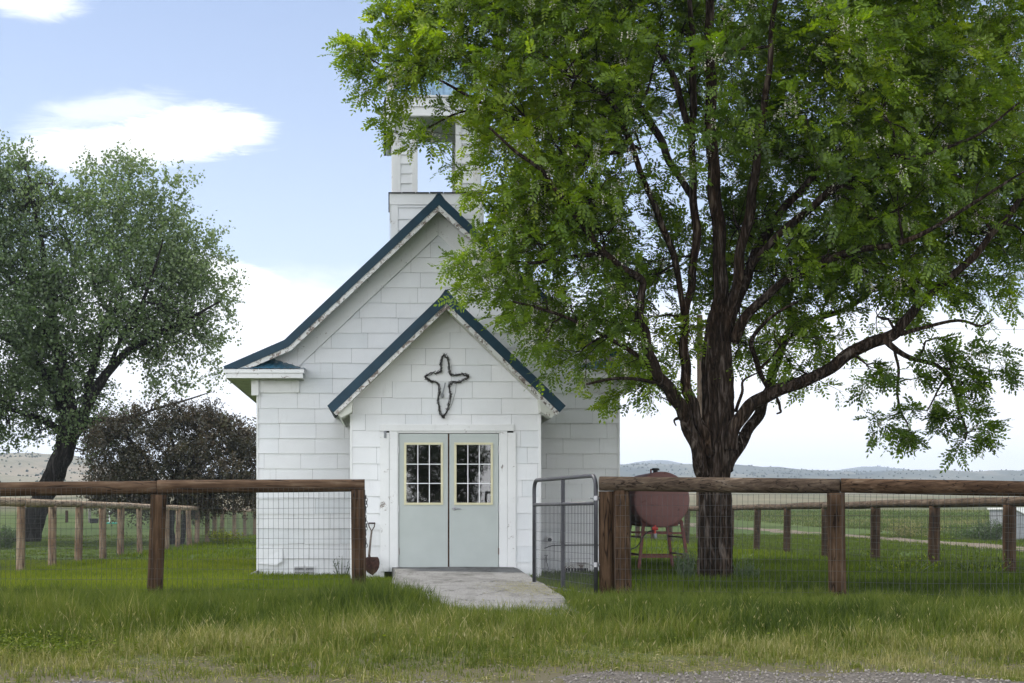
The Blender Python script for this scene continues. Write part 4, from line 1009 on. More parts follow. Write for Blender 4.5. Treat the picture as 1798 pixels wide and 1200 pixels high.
def limb(mbt, pts, Ya, Yb, s, sides=10, rough=.06, nodes=None, ends=None, up=1.0):
    n = len(pts); P3 = []; R3_ = []
    ln = [0]
    for i in range(1, n): ln.append(ln[-1]+math.hypot(pts[i][0]-pts[i-1][0], pts[i][1]-pts[i-1][1]))
    ctr = [P(p[0], p[1], Ya+(Yb-Ya)*(l/ln[-1])) for p, l in zip(pts, ln)]
    sm_ = smooth(ctr, 5, False); rs = []
    for i in range(n-1):
        for j in range(5): rs.append((pts[i][2]*(1-j/5)+pts[i+1][2]*(j/5))/s)
    rs.append(pts[-1][2]/s)
    ph = rnd.uniform(0, 6); 
    wob = [p+Vector((math.sin(i*.9+ph), math.cos(i*.7+ph*2), 0))*min(.018, rs[i]*.25) for i, p in enumerate(sm_)]
    def fn(t_, a, p): return 1+rough*math.sin(a*4+p.z*3+ph)+rough*.6*math.sin(a*7-p.z*7)+rough*.5*math.sin(a*2+p.z*11)
    mbt.tube(wob, rs, sides, fn)
    if nodes is not None:
        for i, p in enumerate(wob):
            if i % 2 == 0: nodes.append((p.x, p.y, p.z, rs[i]))
def grow(name, root, limbs_mb, nodes, clumps, rcl, ntw, tlen, nleaf, leafmode, leafmat, barkmat, axis, r0=.02, tilt=-.1, pc=None, branchname='branches', lsize=(.16,.22), parts=1, lw=.6, minup=.5):
    """clumps: list of (Vector, radius scale, tint)"""
    mb = MB(); nd = np.array(nodes); order = sorted(range(len(clumps)), key=lambda i: np.min(np.sum((nd[:,:3]-np.array(clumps[i][0]))**2, 1)))
    nodes = list(nodes); arr = np.zeros((len(nodes)+len(clumps)*3+5, 4)); arr[:len(nodes)] = nodes; cnt = len(nodes)
    PB = []; DB = []; LB = []; TB = []
    for i in order:
        c = Vector(clumps[i][0]); sc = clumps[i][1]; ct = clumps[i][2]
        d = arr[:cnt,:3]-np.array(c); cost = np.sqrt((d**2).sum(1))+minup*np.maximum(0, d[:,2])
        k = int(np.argmin(cost)); st = Vector(arr[k,:3]); pr = arr[k,3]; rs = min(pr*.75, r0)
        L = (c-st).length; mid = st.lerp(c, .5)+Vector((rnd.uniform(-1,1), rnd.uniform(-1,1), rnd.uniform(-.3,1)))*L*.14
        q1 = st.lerp(mid, .5)+Vector((rnd.uniform(-1,1), rnd.uniform(-1,1), rnd.uniform(-1,1)))*L*.04
        q3 = mid.lerp(c, .5)+Vector((rnd.uniform(-1,1), rnd.uniform(-1,1), rnd.uniform(-1,1)))*L*.05
        re = max(rs*.55, .0035); mb.tube([st, q1, mid, q3, c], [rs, rs*.9, (rs+re)/2, re*1.1, re], 5, cap=False)
        for p, r_ in ((mid, (rs+re)/2), (q3, re), (c, re)): arr[cnt] = (p.x, p.y, p.z, r_); cnt += 1
        out = (c-Vector(axis)); out.z *= .5; out = out.normalized() if out.length > 0 else Vector((0,0,1))
        for w in range(max(3, int(ntw*sc*sc))):
            v = Vector((rnd.gauss(0,1), rnd.gauss(0,1), rnd.gauss(0,.8))).normalized(); dv = (v+out*.75+Vector((0,0,tilt+.25))).normalized()
            b = c+v*rcl*sc*rnd.uniform(.05,.45); ln = tlen*sc*rnd.uniform(.6,1.25); 
            e1 = b+dv*ln*.5+Vector((0,0,.02)); dv2 = (dv+Vector((rnd.uniform(-.4,.4),rnd.uniform(-.4,.4),rnd.uniform(-.5,.15)+tilt))).normalized(); e2 = e1+dv2*ln*.5
            mb.tube([c, b, e1, e2], [re*.8, re*.7, re*.5, .0022], 4, cap=False)
            for q_ in range(nleaf):
                f = (q_+rnd.random())/nleaf; f = .12+.88*f
                p = b.lerp(e1, f*2) if f < .5 else e1.lerp(e2, f*2-1); td = dv if f < .5 else dv2
                if leafmode == 'pin':
                    sd = Vector((rnd.gauss(0,1),rnd.gauss(0,1),rnd.gauss(0,.5))); sd = (sd-td*sd.dot(td)).normalized()
                    ld = (td*.55+sd*.8+Vector((0,0,-.05))).normalized()
                else: ld = Vector((rnd.gauss(0,1),rnd.gauss(0,1),rnd.gauss(0,1)-.3)).normalized(); p = p+Vector((rnd.gauss(0,1),rnd.gauss(0,1),rnd.gauss(0,1)))*ln*.09
                PB.append(tuple(p)); DB.append(tuple(ld)); LB.append(rnd.uniform(*lsize)); TB.append(min(1,max(0,ct+rnd.gauss(0,.13))))
    mb.build(branchname, barkmat, root, smooth=True)
    PB = np.array(PB); DB = np.array(DB); LB = np.array(LB); TB = np.array(TB)
    if leafmode == 'pin':
        V, Q, m = pinnate(PB, DB, LB); T = np.repeat(TB, m)+NP.normal(size=len(Q))*.05
    else: V, Q = simple_leaves(PB, DB, LB, LB*lw); T = TB
    np_mesh('foliage', V, [Q], np.clip(T,0,1), leafmat, root)
    return PB
def scatter(poly, n, mind, Y0, s, kmax, kslope, kbase=.3, lim=None, dens=None, seed=3, lo=None, back=None):
    r = random.Random(seed); xs = [p[0] for p in poly]; ys = [p[1] for p in poly]; out = []; tries = 0
    A = np.zeros((n,3)); c = 0
    while c < n and tries < n*90:
        tries += 1; x = r.uniform(min(xs), max(xs)); y = r.uniform(min(ys), max(ys))
        if not pip(x, y, poly): continue
        if dens and r.random() > dens(x, y): continue
        d = pdist(x, y, poly)/s; hd = min(kmax, kbase+d*kslope)
        u = r.uniform(-1,1); u = math.copysign(abs(u)**.7, u); 
        if back and back(x, y) and u < .1 and r.random() < .8: u = abs(u)*.9+.1
        Y = Y0+hd*u
        if lim: 
            Yl = lim(x, y)
            if Y > Yl: Y = Yl-r.random()*1.2
        if lo and Y < lo(x, y): Y = lo(x, y)+r.random()*1.0
        p = P(x, y, Y)
        if c and np.min(np.sum((A[:c]-np.array(p))**2, 1)) < mind*mind*(1 if y > -60 else 2.2): continue
        A[c] = p; c += 1; out.append((p, x, y, d, u))
    return out

# black locust in the yard ------------------------------------------------
lt = P(1257, 1026, 20.0)
LT = empty('black_locust_tree', (lt.x, 20.0, gz1(lt.x, 20)), 'big spreading locust tree with furrowed dark trunk and pale blossom beside the church', 'tree')
ST = 128.5; nodes = []
mb = MB()
tr = [(1258,1045,46),(1257,1030,41),(1258,1010,37),(1257,985,36),(1257,950,35.5),(1257,915,34.5),(1257,880,34),(1256,850,31.5),(1257,820,31),(1259,790,32),(1261,760,32),(1262,730,31),(1262,700,31),(1261,665,31),(1260,635,29),(1261,590,25),(1263,550,20)]
cp = smooth([P(a,b,20.0) for a,b,_ in tr], 8, False); rs_ = []
for i in range(len(tr)-1):
    for j in range(8): rs_.append((tr[i][2]*(1-j/8)+tr[i+1][2]*j/8)*.85/ST)
rs_.append(tr[-1][2]*.8/ST)
def trf(t_, a, p):
    w = .5*math.sin(p.z*2.3+a*2)+.35*math.sin(p.z*5.1-a*3)
    rg = abs(math.sin(a*7+w*1.6))*.6+abs(math.sin(a*11.0+p.z*1.7-w))*.4
    low = max(0, 1-(p.z)/.5); b = .05*math.sin(a*3+1.0)*(1+1.5*low)+.04*math.sin(a*2+p.z)
    return .94+.10*rg+b+.02*math.sin(p.z*23+a*9)
mb.tube(cp, rs_, 96, trf)
for i, p in enumerate(cp[60:]):
    if i % 4 == 0: nodes.append((p.x,p.y,p.z,.06))
LIM = [
 ([(1236,835,17),(1222,785,15),(1207,742,14.5),(1190,705,14),(1170,678,13.5),(1150,650,12),(1137,610,11),(1128,570,10),(1122,530,9),(1130,497,8),(1100,475,7),(1060,445,6.5),(1030,405,6),(1005,370,5),(985,345,4),(950,300,3.5),(900,262,3),(860,225,2)], 19.9, 18.6),
 ([(1250,800,11),(1236,765,12),(1222,728,12),(1208,690,11.5),(1203,640,10.5),(1201,590,9.5),(1206,540,9),(1215,490,9),(1222,420,9),(1218,340,8.5),(1215,260,8),(1217,180,7),(1216,90,6),(1212,0,5),(1205,-120,4),(1190,-230,2)], 19.8, 20.6),
 ([(1262,620,24),(1263,540,18),(1265,460,15),(1259,380,14),(1252,300,13.5),(1248,200,12.5),(1246,100,11),(1244,0,9),(1240,-150,6),(1250,-290,3)], 20.0, 19.8),
 ([(1268,600,15),(1288,520,12),(1302,440,11),(1318,360,10),(1326,300,9),(1335,230,8),(1344,180,6.5),(1352,100,5),(1362,0,4),(1385,-110,3),(1400,-240,2)], 19.9, 18.6),
 ([(1280,580,12),(1305,500,10.5),(1338,425,10),(1370,375,9),(1410,330,8.5),(1450,290,8),(1495,250,7),(1530,215,5.5),(1570,170,4.5),(1620,120,3.5),(1680,60,2.5),(1720,-40,2)], 20.1, 21.7),
 ([(1318,470,8),(1345,435,8),(1400,385,7),(1460,335,7),(1510,300,6.5),(1560,275,5),(1605,278,4),(1655,262,3),(1720,235,2.5),(1790,180,1.5)], 19.8, 18.0),
 ([(1285,600,13),(1320,545,10),(1370,500,8),(1430,470,7),(1500,440,6),(1570,430,5),(1640,400,4),(1720,350,3),(1800,300,1.5)], 19.9, 17.6),
 ([(1280,790,15),(1292,745,16),(1318,713,15),(1352,692,14),(1395,676,12.5),(1440,658,12.5),(1480,630,12.5),(1520,605,12.5),(1560,592,12.5),(1585,570,11),(1605,545,9.5),(1640,510,8),(1690,470,7),(1735,420,6.5),(1770,380,6),(1800,340,5),(1860,260,3)], 19.8, 19.0),
 ([(1276,825,15),(1298,780,13.5),(1322,745,12.5),(1338,712,12),(1352,678,11),(1362,640,9.5),(1385,592,8),(1430,562,7),(1490,540,5),(1560,490,3.5),(1620,450,2)], 20.2, 22.0),
 ([(1550,590,7),(1575,617,5.5),(1610,632,4.5),(1645,642,4),(1663,660,3.2),(1678,692,2.8),(1684,722,2.4),(1697,758,1.8),(1694,775,1.2)], 19.4, 19.2),
 ([(1571,615,3.2),(1577,645,2.5),(1576,690,2.4),(1580,718,2),(1594,745,1.4)], 19.4, 19.1),
 ([(1655,650,2.8),(1690,645,2.2),(1702,651,2),(1720,645,1.6),(1745,652,1.1)], 19.3, 19.3),
 ([(1658,666,2),(1645,690,1.7),(1628,722,1.2)], 19.3, 19.1),
 ([(1582,587,4.5),(1620,576,3.6),(1682,563,3),(1722,573,2),(1745,560,1.2)], 19.4, 19.5),
 ([(1215,250,7),(1190,155,6),(1150,75,5),(1107,5,4),(1060,-70,3),(1010,-160,2)], 20.3, 20.8),
 ([(1216,345,8),(1182,295,8),(1162,252,8),(1140,210,7),(1100,170,6),(1060,130,5),(1010,75,4.5),(970,40,4),(905,22,3.5),(860,8,2.8),(800,-20,2)], 20.3, 19.6),
 ([(1203,560,5),(1180,440,6),(1155,380,6),(1125,300,5.5),(1100,235,5),(1080,190,4.5),(1045,155,4),(1005,130,3),(960,100,2)], 20.0, 18.8),
 ([(1112,262,4.2),(1050,270,4),(1000,252,4),(960,236,3.6),(920,217,3.4),(860,188,3),(820,168,2.6),(770,140,2.2),(720,125,1.8),(670,115,1.5),(640,95,1)], 19.3, 19.8),
 ([(905,22,3),(850,38,2.5),(800,50,2),(740,40,1.5),(700,35,1)], 19.6, 20.0),
 ([(860,188,2.5),(800,200,2),(750,225,1.6),(700,240,1)], 19.7, 19.9),
 ([(1150,650,5),(1110,618,4.2),(1060,590,3.6),(1000,560,3),(940,540,2.5),(900,530,1.5)], 19.6, 19.3),
 ([(1060,445,4.5),(1000,452,3.6),(930,462,2.8),(860,452,2)], 19.2, 19.6),
 ([(1170,678,4),(1130,668,3.4),(1080,665,2.8),(1030,675,2)], 19.7, 18.6),
 ([(1352,690,4),(1330,640,5),(1320,600,4),(1350,560,3),(1400,530,2)], 20.0, 18.5),
]
LIM = [([(x, y, r*(.80 if r > 7 else .92)) for x, y, r in l_], a, b) for l_, a, b in LIM]
for l_, a, b in LIM: limb(mb, l_, a, b, ST, 14, .045, nodes)
for l_, a, b in [([(1194,738,2.6),(1188,722,1.3),(1176,706,1.1),(1160,697,.8)],19.75,19.7), ([(1364,697,2.6),(1369,714,2.4),(1371,723,1.9),(1364,727,1.2)],19.8,19.75), ([(1293,748,1.6),(1301,768,1.5),(1308,786,1.2)],19.8,19.7), ([(1292,724,3),(1302,690,2.6),(1306,668,2.2),(1330,655,1.2)],20.0,19.9), ([(1190,735,3),(1184,738,2),(1187,748,1)],19.75,19.7)]:
    limb(mb, l_, a, b, ST, 7, .1)
mb.build('trunk', 'bark', LT, smooth=True)
LP_ = [(608,92),(640,66),(690,66),(672,18),(730,-30),(800,-200),(1000,-360),(1300,-430),(1600,-380),(1800,-260),(1870,-60),(1812,40),(1795,90),(1808,160),(1800,220),(1860,260),(1850,420),(1792,480),(1745,520),(1690,525),(1620,540),(1560,555),(1500,572),(1440,640),(1400,672),(1335,668),(1290,640),(1230,600),(1165,640),(1135,705),(1070,690),(1020,660),(945,620),(908,585),(870,520),(790,478),(795,440),(865,425),(862,345),(800,305),(745,300),(738,262),(682,245),(690,205),(640,185),(655,140)]
gaps = [(1195,205,45),(1185,300,38),(1170,150,26),(1235,330,20),(1110,215,18),(1300,330,22),(1290,290,16),(1420,350,26),(1500,395,20),(1540,330,18),(1060,480,22),(1120,440,22),(1000,470,22),(880,310,22),(1500,520,26),(1440,420,16),(1090,270,16),(1140,330,22),(1250,740,60),(1600,340,16),(1690,430,18),(1740,470,16),(1620,470,18),(960,330,16),(1230,140,16),(1200,640,20),(1170,600,14)]
def ldens(x, y):
    for (a, b, r_) in gaps:
        if math.hypot(x-a, y-b) < r_*1.5: return .03
    if x < 875 and 125 < y < 350: return .03
    if x < 800: return .45
    if y > 540 and x < 1170: return .45
    if x < 1040: return .72
    if 1130 < x < 1450 and y < 600: return .5
    if y > 560: return .7
    return 1
def llim(x, y): return 21.0 if x < 1010 else (21.8 if x < 1250 else 99)
def lmin(x, y): return 18.6 if x < 1150 else 0
sc_ = scatter(LP_, 700, .33, 20.0, ST, 3.3, .8, .35, llim, ldens, 5, lmin, lambda x, y: 1130 < x < 1480 and y < 620)
clumps = []
for p, x, y, d, u in sc_:
    e = max(0, 1-d/1.6); sun_tint = math.exp(-((x-930)/170)**2-((y-200)/140)**2)  # foliage tint raised at left and upper right to paint sunlit leaves
    clumps.append((p, rnd.uniform(.75,1.15) if d > .4 else rnd.uniform(.6,.85), .34+.22*e+.48*sun_tint+(.12 if x > 1400 and y < 300 else 0)+rnd.gauss(0,.10)))
for (x, y, k) in [(628,98,.5),(645,75,.5),(660,110,.6),(655,140,.55),(668,165,.5),(690,90,.6),(700,60,.6),(690,130,.6),(715,100,.6),(720,50,.5),(690,232,.4),(705,160,.4),(680,30,.4),(730,140,.5),(740,80,.6)]:
    clumps.append((P(x,y,19.9+rnd.uniform(-.3,.3)), k*1.15, .6+rnd.gauss(0,.1)))
for (x, y, k) in [(760,232,.4),(742,252,.35),(700,236,.3),(795,205,.45),(835,235,.6),(855,275,.65),(825,300,.45),(845,335,.45),(752,118,.55),(805,105,.6),(780,70,.6),(860,150,.7),(865,205,.7)]:
    clumps.append((P(x,y,19.7+rnd.uniform(-.3,.3)), k, .62+rnd.gauss(0,.1)))
for (x, y, k) in [(1522,640,.5),(1545,650,.45),(1535,672,.45),(1560,730,.45),(1545,745,.4),(1575,755,.4),(1615,722,.45),(1600,757,.4),(1640,705,.4),(1655,690,.5),(1692,672,.5),(1702,700,.55),(1690,722,.5),(1662,735,.4),(1716,745,.5),(1720,758,.4),(1688,776,.4),(1645,640,.5),(1668,628,.5),(1702,632,.45),(1735,628,.5),(1752,642,.5),(1650,612,.5),(1625,600,.4),(1730,660,.35),(1606,665,.35)]:
    clumps.append((P(x,y,19.3+rnd.uniform(-.25,.25)), k*.92, .28+rnd.gauss(0,.08)))
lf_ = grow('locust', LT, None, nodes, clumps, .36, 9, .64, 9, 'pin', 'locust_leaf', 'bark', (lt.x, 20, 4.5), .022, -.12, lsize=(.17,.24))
# drooping pale flower racemes
idx = NP.choice(len(lf_), 3000, replace=False); PBs = []; DBs = []; LBs = []; TBs = []
for i in idx:
    for r_ in range(NP.integers(1,4)):
        b = lf_[i]+NP.normal(size=3)*.06; L = NP.uniform(.09,.17)
        for k in range(13):
            f = k/13; a = NP.uniform(0,6.28); rr_ = .024*(1-.5*f)
            PBs.append(b+np.array([math.cos(a)*rr_, math.sin(a)*rr_, -L*f])); DBs.append(unit(np.array([math.cos(a), math.sin(a), -.5]))); LBs.append(NP.uniform(.018,.030)); TBs.append(NP.uniform(0,1))
V, Q = simple_leaves(np.array(PBs), np.array(DBs), np.array(LBs), np.array(LBs)*.8)
np_mesh('blossoms', V, [Q], np.array(TBs), 'blossom', LT)

# cottonwood at the left ---------------------------------------------------
SC = F/55.0; ct = P(46, 952, 55.0)
CT = empty('cottonwood_tree', (ct.x, 55, gz1(ct.x,55)), 'large grey-green cottonwood with leaning dark trunk at the left side', 'tree')
mb = MB(); nodes = []
CL = [([(44,965,30),(48,945,24),(62,905,22),(80,865,20),(97,830,19.5),(110,800,20),(118,770,20),(122,740,19),(118,700,15),(108,640,12),(95,580,10),(85,510,8),(75,440,6),(62,370,4.5),(50,310,3)],55,54),
 ([(118,775,14),(140,745,12),(152,715,11),(165,690,10),(185,660,9),(215,625,8),(255,600,6.5),(300,575,5),(350,550,3.5),(385,530,2)],55,53),
 ([(150,720,8),(160,660,8),(175,600,7),(190,550,6),(165,500,5),(160,440,4),(168,410,2.5),(165,390,1.2)],55,57),
 ([(140,745,8),(170,738,6.5),(205,738,6),(240,730,4),(280,716,3),(330,702,2),(372,688,1)],54.8,52),
 ([(185,660,6),(215,590,5),(250,530,4.5),(268,480,3.5),(280,445,2.4),(286,420,1.2)],54.5,51),
 ([(115,720,12),(70,650,10),(20,600,8),(-50,560,7),(-140,520,5),(-240,480,3)],55,54),
 ([(100,620,8),(50,540,7),(0,470,6),(-70,400,4),(-130,330,2.5)],55,57.5),
 ([(118,770,8),(80,740,7),(20,720,5),(-60,710,4),(-160,700,2.5)],55,52),
 ([(160,440,3),(195,410,2.2),(215,385,1.2)],56.5,57)]
for l_, a, b in CL: limb(mb, [(x, y, r*(.9 if r > 6 else .7)) for x, y, r in l_], a, b, SC, 14, .06, nodes)
mb.build('trunk', 'bark_grey', CT, smooth=True)
CP_ = [(-430,520),(-390,350),(-220,255),(-90,232),(-8,245),(30,258),(58,300),(110,318),(160,300),(178,278),(225,285),(262,310),(320,318),(338,360),(335,400),(385,425),(412,490),(405,545),(385,600),(372,660),(330,665),(300,700),(245,705),(215,770),(165,800),(120,790),(70,760),(10,790),(-60,800),(-200,800),(-420,720)]
cgap = [(150,520,14),(205,640,22),(190,700,16),(160,560,10),(230,660,14),(130,400,12),(60,460,9),(250,460,8),(240,700,16),(290,640,12),(10,640,16),(30,730,12)]
def cden(x, y):
    for (a, b, r_) in cgap:
        if math.hypot(x-a, y-b) < r_*1.8: return .03
    return .4 if x < -60 else .9
sc_ = scatter(CP_, 880, .45, 55.0, SC, 6.0, .9, .6, None, cden, 8)
cl2 = [(p, rnd.uniform(.7,1.2) if d > .9 else rnd.uniform(.5,.8), min(1, .30+.30*max(0,1-d/2.5)+.25*max(0,min(1,(x-60)/300))+rnd.gauss(0,.12))) for p, x, y, d, u in sc_]  # leaf tint lightens to the right, painting in the lit side
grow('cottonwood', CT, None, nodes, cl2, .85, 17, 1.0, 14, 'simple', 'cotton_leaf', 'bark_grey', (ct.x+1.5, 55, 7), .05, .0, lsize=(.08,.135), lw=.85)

# purple-leaved plum --------------------------------------------------------
SP_ = F/50.0; pt_ = P(306, 957, 50)
PT = empty('plum_tree', (pt_.x, 50, gz1(pt_.x,50)), 'low round tree with dark purple-brown leaves beside the church', 'tree')
mb = MB(); nodes = []
for l_, a, b in [([(303,962,6),(302,935,5.5),(300,905,5),(290,870,5),(270,830,4),(245,790,3),(215,760,2)],50,49.5),([(318,958,3.5),(323,930,5),(326,900,6),(335,860,5),(350,820,4),(370,780,3),(390,750,2)],50,50.5),
                 ([(302,905,4),(312,860,4),(310,810,3.5),(300,760,2.5),(310,735,1.5)],50,50.5),([(326,900,4),(370,870,3.5),(410,850,2.5),(440,840,1.5)],50,49),([(300,905,4),(250,880,3.5),(205,865,2.5),(175,850,1.5)],50,51),
                 ([(320,860,3),(330,840,3),(340,800,2)],50,47.5),([(315,860,3),(300,830,3),(290,800,2)],50,52.5)]:
    limb(mb, l_, a, b, SP_, 9, .06, nodes)
mb.build('trunk', 'bark_grey', PT, smooth=True)
PP_ = [(160,868),(165,820),(160,780),(190,745),(240,728),(300,715),(350,718),(400,735),(440,752),(470,800),(480,850),(470,892),(420,905),(360,900),(330,908),(280,900),(220,892),(180,890)]
sc_ = scatter(PP_, 420, .22, 50.0, SP_, 2.6, 1.0, .5, None, None, 12)
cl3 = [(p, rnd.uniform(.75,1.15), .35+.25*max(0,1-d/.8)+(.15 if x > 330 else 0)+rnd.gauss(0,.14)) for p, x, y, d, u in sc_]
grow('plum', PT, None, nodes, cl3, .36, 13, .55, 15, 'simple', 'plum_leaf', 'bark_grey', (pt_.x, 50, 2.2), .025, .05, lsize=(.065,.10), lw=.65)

# ------------------------------------------------------------------ shrubs and weeds
def shrub(name, x, y, w, h, n, ls, label, cat, mat='shrub_leaf', stems=14, spread=1.0, tint=.4, group=None, leafy=.15, sharp=.4):
    z = gz1(x, y); s = empty(name, (x, y, z), label, cat, group); mb = MB(); PB = []; DB = []
    for k in range(stems):
        a = rnd.uniform(0, 6.28); r_ = w/2*math.sqrt(rnd.random())*spread; hh = h*rnd.uniform(.6,1)*(1-.35*(r_/(w/2+1e-6))**2)
        b = Vector((x+math.cos(a)*r_*.35, y+math.sin(a)*r_*.35, z-.02)); e = Vector((x+math.cos(a)*r_, y+math.sin(a)*r_, z+hh)); m = b.lerp(e,.5)+Vector((0,0,hh*.08))
        mb.tube([b, m, e], [.006+.004*h, .005+.002*h, .002], 4, cap=False)
        for q_ in range(n//stems):
            f = rnd.uniform(leafy, 1.0); p = b.lerp(m, f*2) if f < .5 else m.lerp(e, f*2-1)
            PB.append(tuple(p+Vector((rnd.gauss(0,1),rnd.gauss(0,1),rnd.gauss(0,1)))*w*.04)); DB.append((rnd.gauss(0,sharp),rnd.gauss(0,sharp),rnd.gauss(.35,.4)))
    mb.build('stem', 'shrub_leaf', s)
    L = NP.uniform(.7,1.3,len(PB))*ls; V, Q = simple_leaves(np.array(PB), unit(np.array(DB)), L, L*.38)
    np_mesh('leaves', V, [Q], np.clip(NP.normal(tint,.2,len(PB)),0,1), mat, s); return s
p = P(1203,1026,19.7); shrub('weed_clump', p.x, 19.7, .34, .62, 1100, .032, 'dark upright weed clump at the left foot of the big tree', 'weed', stems=34, tint=.05, group='weeds in the yard grass', sharp=.2)
p = P(1312,1030,19.6); shrub('weed_clump', p.x, 19.6, .45, .38, 600, .030, 'low thin weeds at the right foot of the big tree', 'weed', stems=20, tint=.3, group='weeds in the yard grass')
p = P(1585,1000,24); shrub('weed_clump', p.x, 24, 1.3, .38, 700, .055, 'grassy weed tuft between the back posts right of the tree', 'weed', stems=30, tint=.35, group='weeds in the yard grass', mat='lawn_blade', sharp=.15)
p = P(1720,1005,23); shrub('weed_clump', p.x, 23, 1.0, .45, 600, .055, 'grassy weed tuft beside the rightmost back fence post', 'weed', stems=26, tint=.3, group='weeds in the yard grass', mat='lawn_blade', sharp=.15)
p = P(8,956,44); shrub('bush', p.x, 44, 1.1, .75, 1500, .07, 'low dark green bush at the far left beside the leaning trunk', 'bush', stems=26, tint=.35)
p = P(405,955,48); shrub('flower_clump', p.x-.2, 48, 1.2, .55, 700, .09, 'bright green leafy garden plants left of the church', 'plant', stems=20, tint=.95, mat='lawn_blade')
p = P(378,950,49.5); shrub('flower_clump', p.x, 49.5, .8, .8, 260, .06, 'tall thin grey-green garden weeds by the last pale fence post', 'plant', stems=18, tint=.3)
p = P(1738,940,56); shrub('bush', p.x, 56, 1.5, .95, 2600, .07, 'rounded dark green bush beyond the dirt track at the right', 'bush', stems=40, tint=.3)
p = P(1700,940,60); shrub('bush', p.x, 60, 1.8, .55, 1800, .08, 'low spreading green bush beside the rounded one', 'bush', stems=30, tint=.55)
p = P(1600,930,64); shrub('sagebrush', p.x, 64, 3.2, .7, 1600, .10, 'pale dry brush in the field behind the dirt track', 'bush', stems=40, tint=.75, mat='field_blade')
p = P(600,1012,24.1); shrub('weed_clump', p.x, 24.1, .5, .45, 50, .04, 'few bare dry weed stalks against the church wall by the gate post', 'weed', stems=11, tint=.05, group='weeds in the yard grass')

# ------------------------------------------------------------------ grass
def blades(name, x, y, h, w, tint, mat, lean=.35, label=None, z=None):
    n = len(x); a = NP.uniform(0, 2*np.pi, n); z = gz(x, y) if z is None else z; az = NP.uniform(0, 2*np.pi, n)
    B = np.stack([x, y, z-.01], -1); S = np.stack([np.cos(a), np.sin(a), np.zeros(n)], -1)*(w*.5)[:,None]
    ln = NP.uniform(.1, 1, n)*lean*h; Ld = np.stack([np.cos(az)*ln, np.sin(az)*ln, np.zeros(n)], -1)
    U = np.array([0,0,1.0])[None]*h[:,None]; Mi = B+U*.55+Ld*.32; T = B+U*(1-.18*(ln/h))[:,None]*1.0+Ld
    V = np.stack([B-S, B+S, Mi+S*.75, Mi-S*.75, T], 1).reshape(-1,3); k = np.arange(n)[:,None]*5
    Qd = k+np.array([[0,1,2,3]]); Tr = k+np.array([[3,2,4]])
    o = np_mesh(name, V, [Qd, Tr], np.concatenate([tint, tint]), mat)
    return tag(o, label, kind='stuff')
def free(x, y, m=.0):
    ok = ~((x > .05-m+np.where(y < 19, .12+.10*np.sin(y*2.1)+.22*np.clip((16-y)/3,0,1)+np.random.default_rng(3).exponential(.05,len(x)), .02)) & (x < 1.84+m-np.where(y < 19, .10*(1+np.sin(y*2.9))/2+.14*np.clip((15-y)/2,0,1), 0)) & (y > 12.9-m) & (y < 22.5))
    ok &= ~((x > XC-HWD-.02) & (x < XC+HWD+.02) & (y > YW-.03) & (y < YB))
    ok &= ~((x > PX0-.02) & (x < PX1+.02) & (y > PYW-.03) & (y < YB))
    ok &= ~((x-lt.x)**2+(y-20)**2 < .10)
    return ok
def clustered(n, x0, x1, y0, y1, per=14, r=.05, wy=None):
    c = n//per; cy = NP.uniform(0, 1, c)
    cy = y0+(y1-y0)*(cy if wy is None else cy**wy); cx = NP.uniform(x0, x1, c)
    return np.repeat(cx, per)+NP.normal(0, r, c*per), np.repeat(cy, per)+NP.normal(0, r, c*per), np.repeat(NP.uniform(0,1,c), per)
# roadside verge
x, y, cr_ = clustered(400000, -8.5, 12.5, 7.0, 15.7, 12, .05)
x2_, y2_, c2_ = clustered(210000, -8.5, 12.5, 7.0, 15.7, 34, .028); big = np.concatenate([np.zeros(len(x)), np.ones(len(x2_))]); x = np.concatenate([x, x2_]); y = np.concatenate([y, y2_]); cr_ = np.concatenate([cr_, c2_])
vis = (x > -(y*.267)-2.2) & (x < y*.434+3.2)
x, y, cr_, big = x[vis], y[vis], cr_[vis], big[vis]
re_ = 7.42+.10*np.sin(x*1.1+.5)+.10*np.sin(x*2.7)+.07*np.sin(x*7.3)+.70*np.exp(-((x-1.9)/1.25)**2)
n1 = nz(x, y, 1.3, 1); n2 = nz(x, y, 3.1, 2)
edge = y-re_+.25*n2
cover = np.clip((edge+.05)/1.3, .0, 1)*.9+np.clip(edge*.3+.02,0,.1)
bare = (nz(x, y, 2.2, 5) > .38) & (edge < 1.5)
keep = (NP.uniform(0,1,len(x)) < cover+.05*(edge > -.5)+.5*((nz(x,y,3.3,8) > .45)&(edge > -.45))) & free(x, y, -.03) & ~(bare & (NP.uniform(0,1,len(x)) < .85))
x, y, cr_, edge, n1, n2, big = [q_[keep] for q_ in (x, y, cr_, edge, n1, n2, big)]
tall = np.clip((y-9.4)/2.2, 0, 1)*(1-.62*np.clip((y-12.8)/1.6, 0, 1))
h = (.03+.045*np.clip(edge*.5,0,1)+.080*tall*(1+.35*n1))*NP.uniform(.55,1.25,len(x))*(.55+.9*cr_)*(1+.25*big)
h *= 1+.55*np.exp(-((x+.15)/.35)**2)*((y > 12.2)&(y < 17)); h *= 1-.35*((x > .15)&(x < 2.3)&(y > 11.2)&(y < 13.2)); h *= 1-.3*np.exp(-((x-3.6)/1.6)**2-((y-13.8)/1.3)**2)
yl = np.clip((12.2-y)/2.6, 0, 1)
ti = .28+.28*yl*(.75+.5*n1)+.16*n2+.10*n1+.26*(cr_-.5)+NP.normal(0,.09,len(x)); ti += (NP.uniform(0,1,len(x)) < .03+.13*yl)*.4
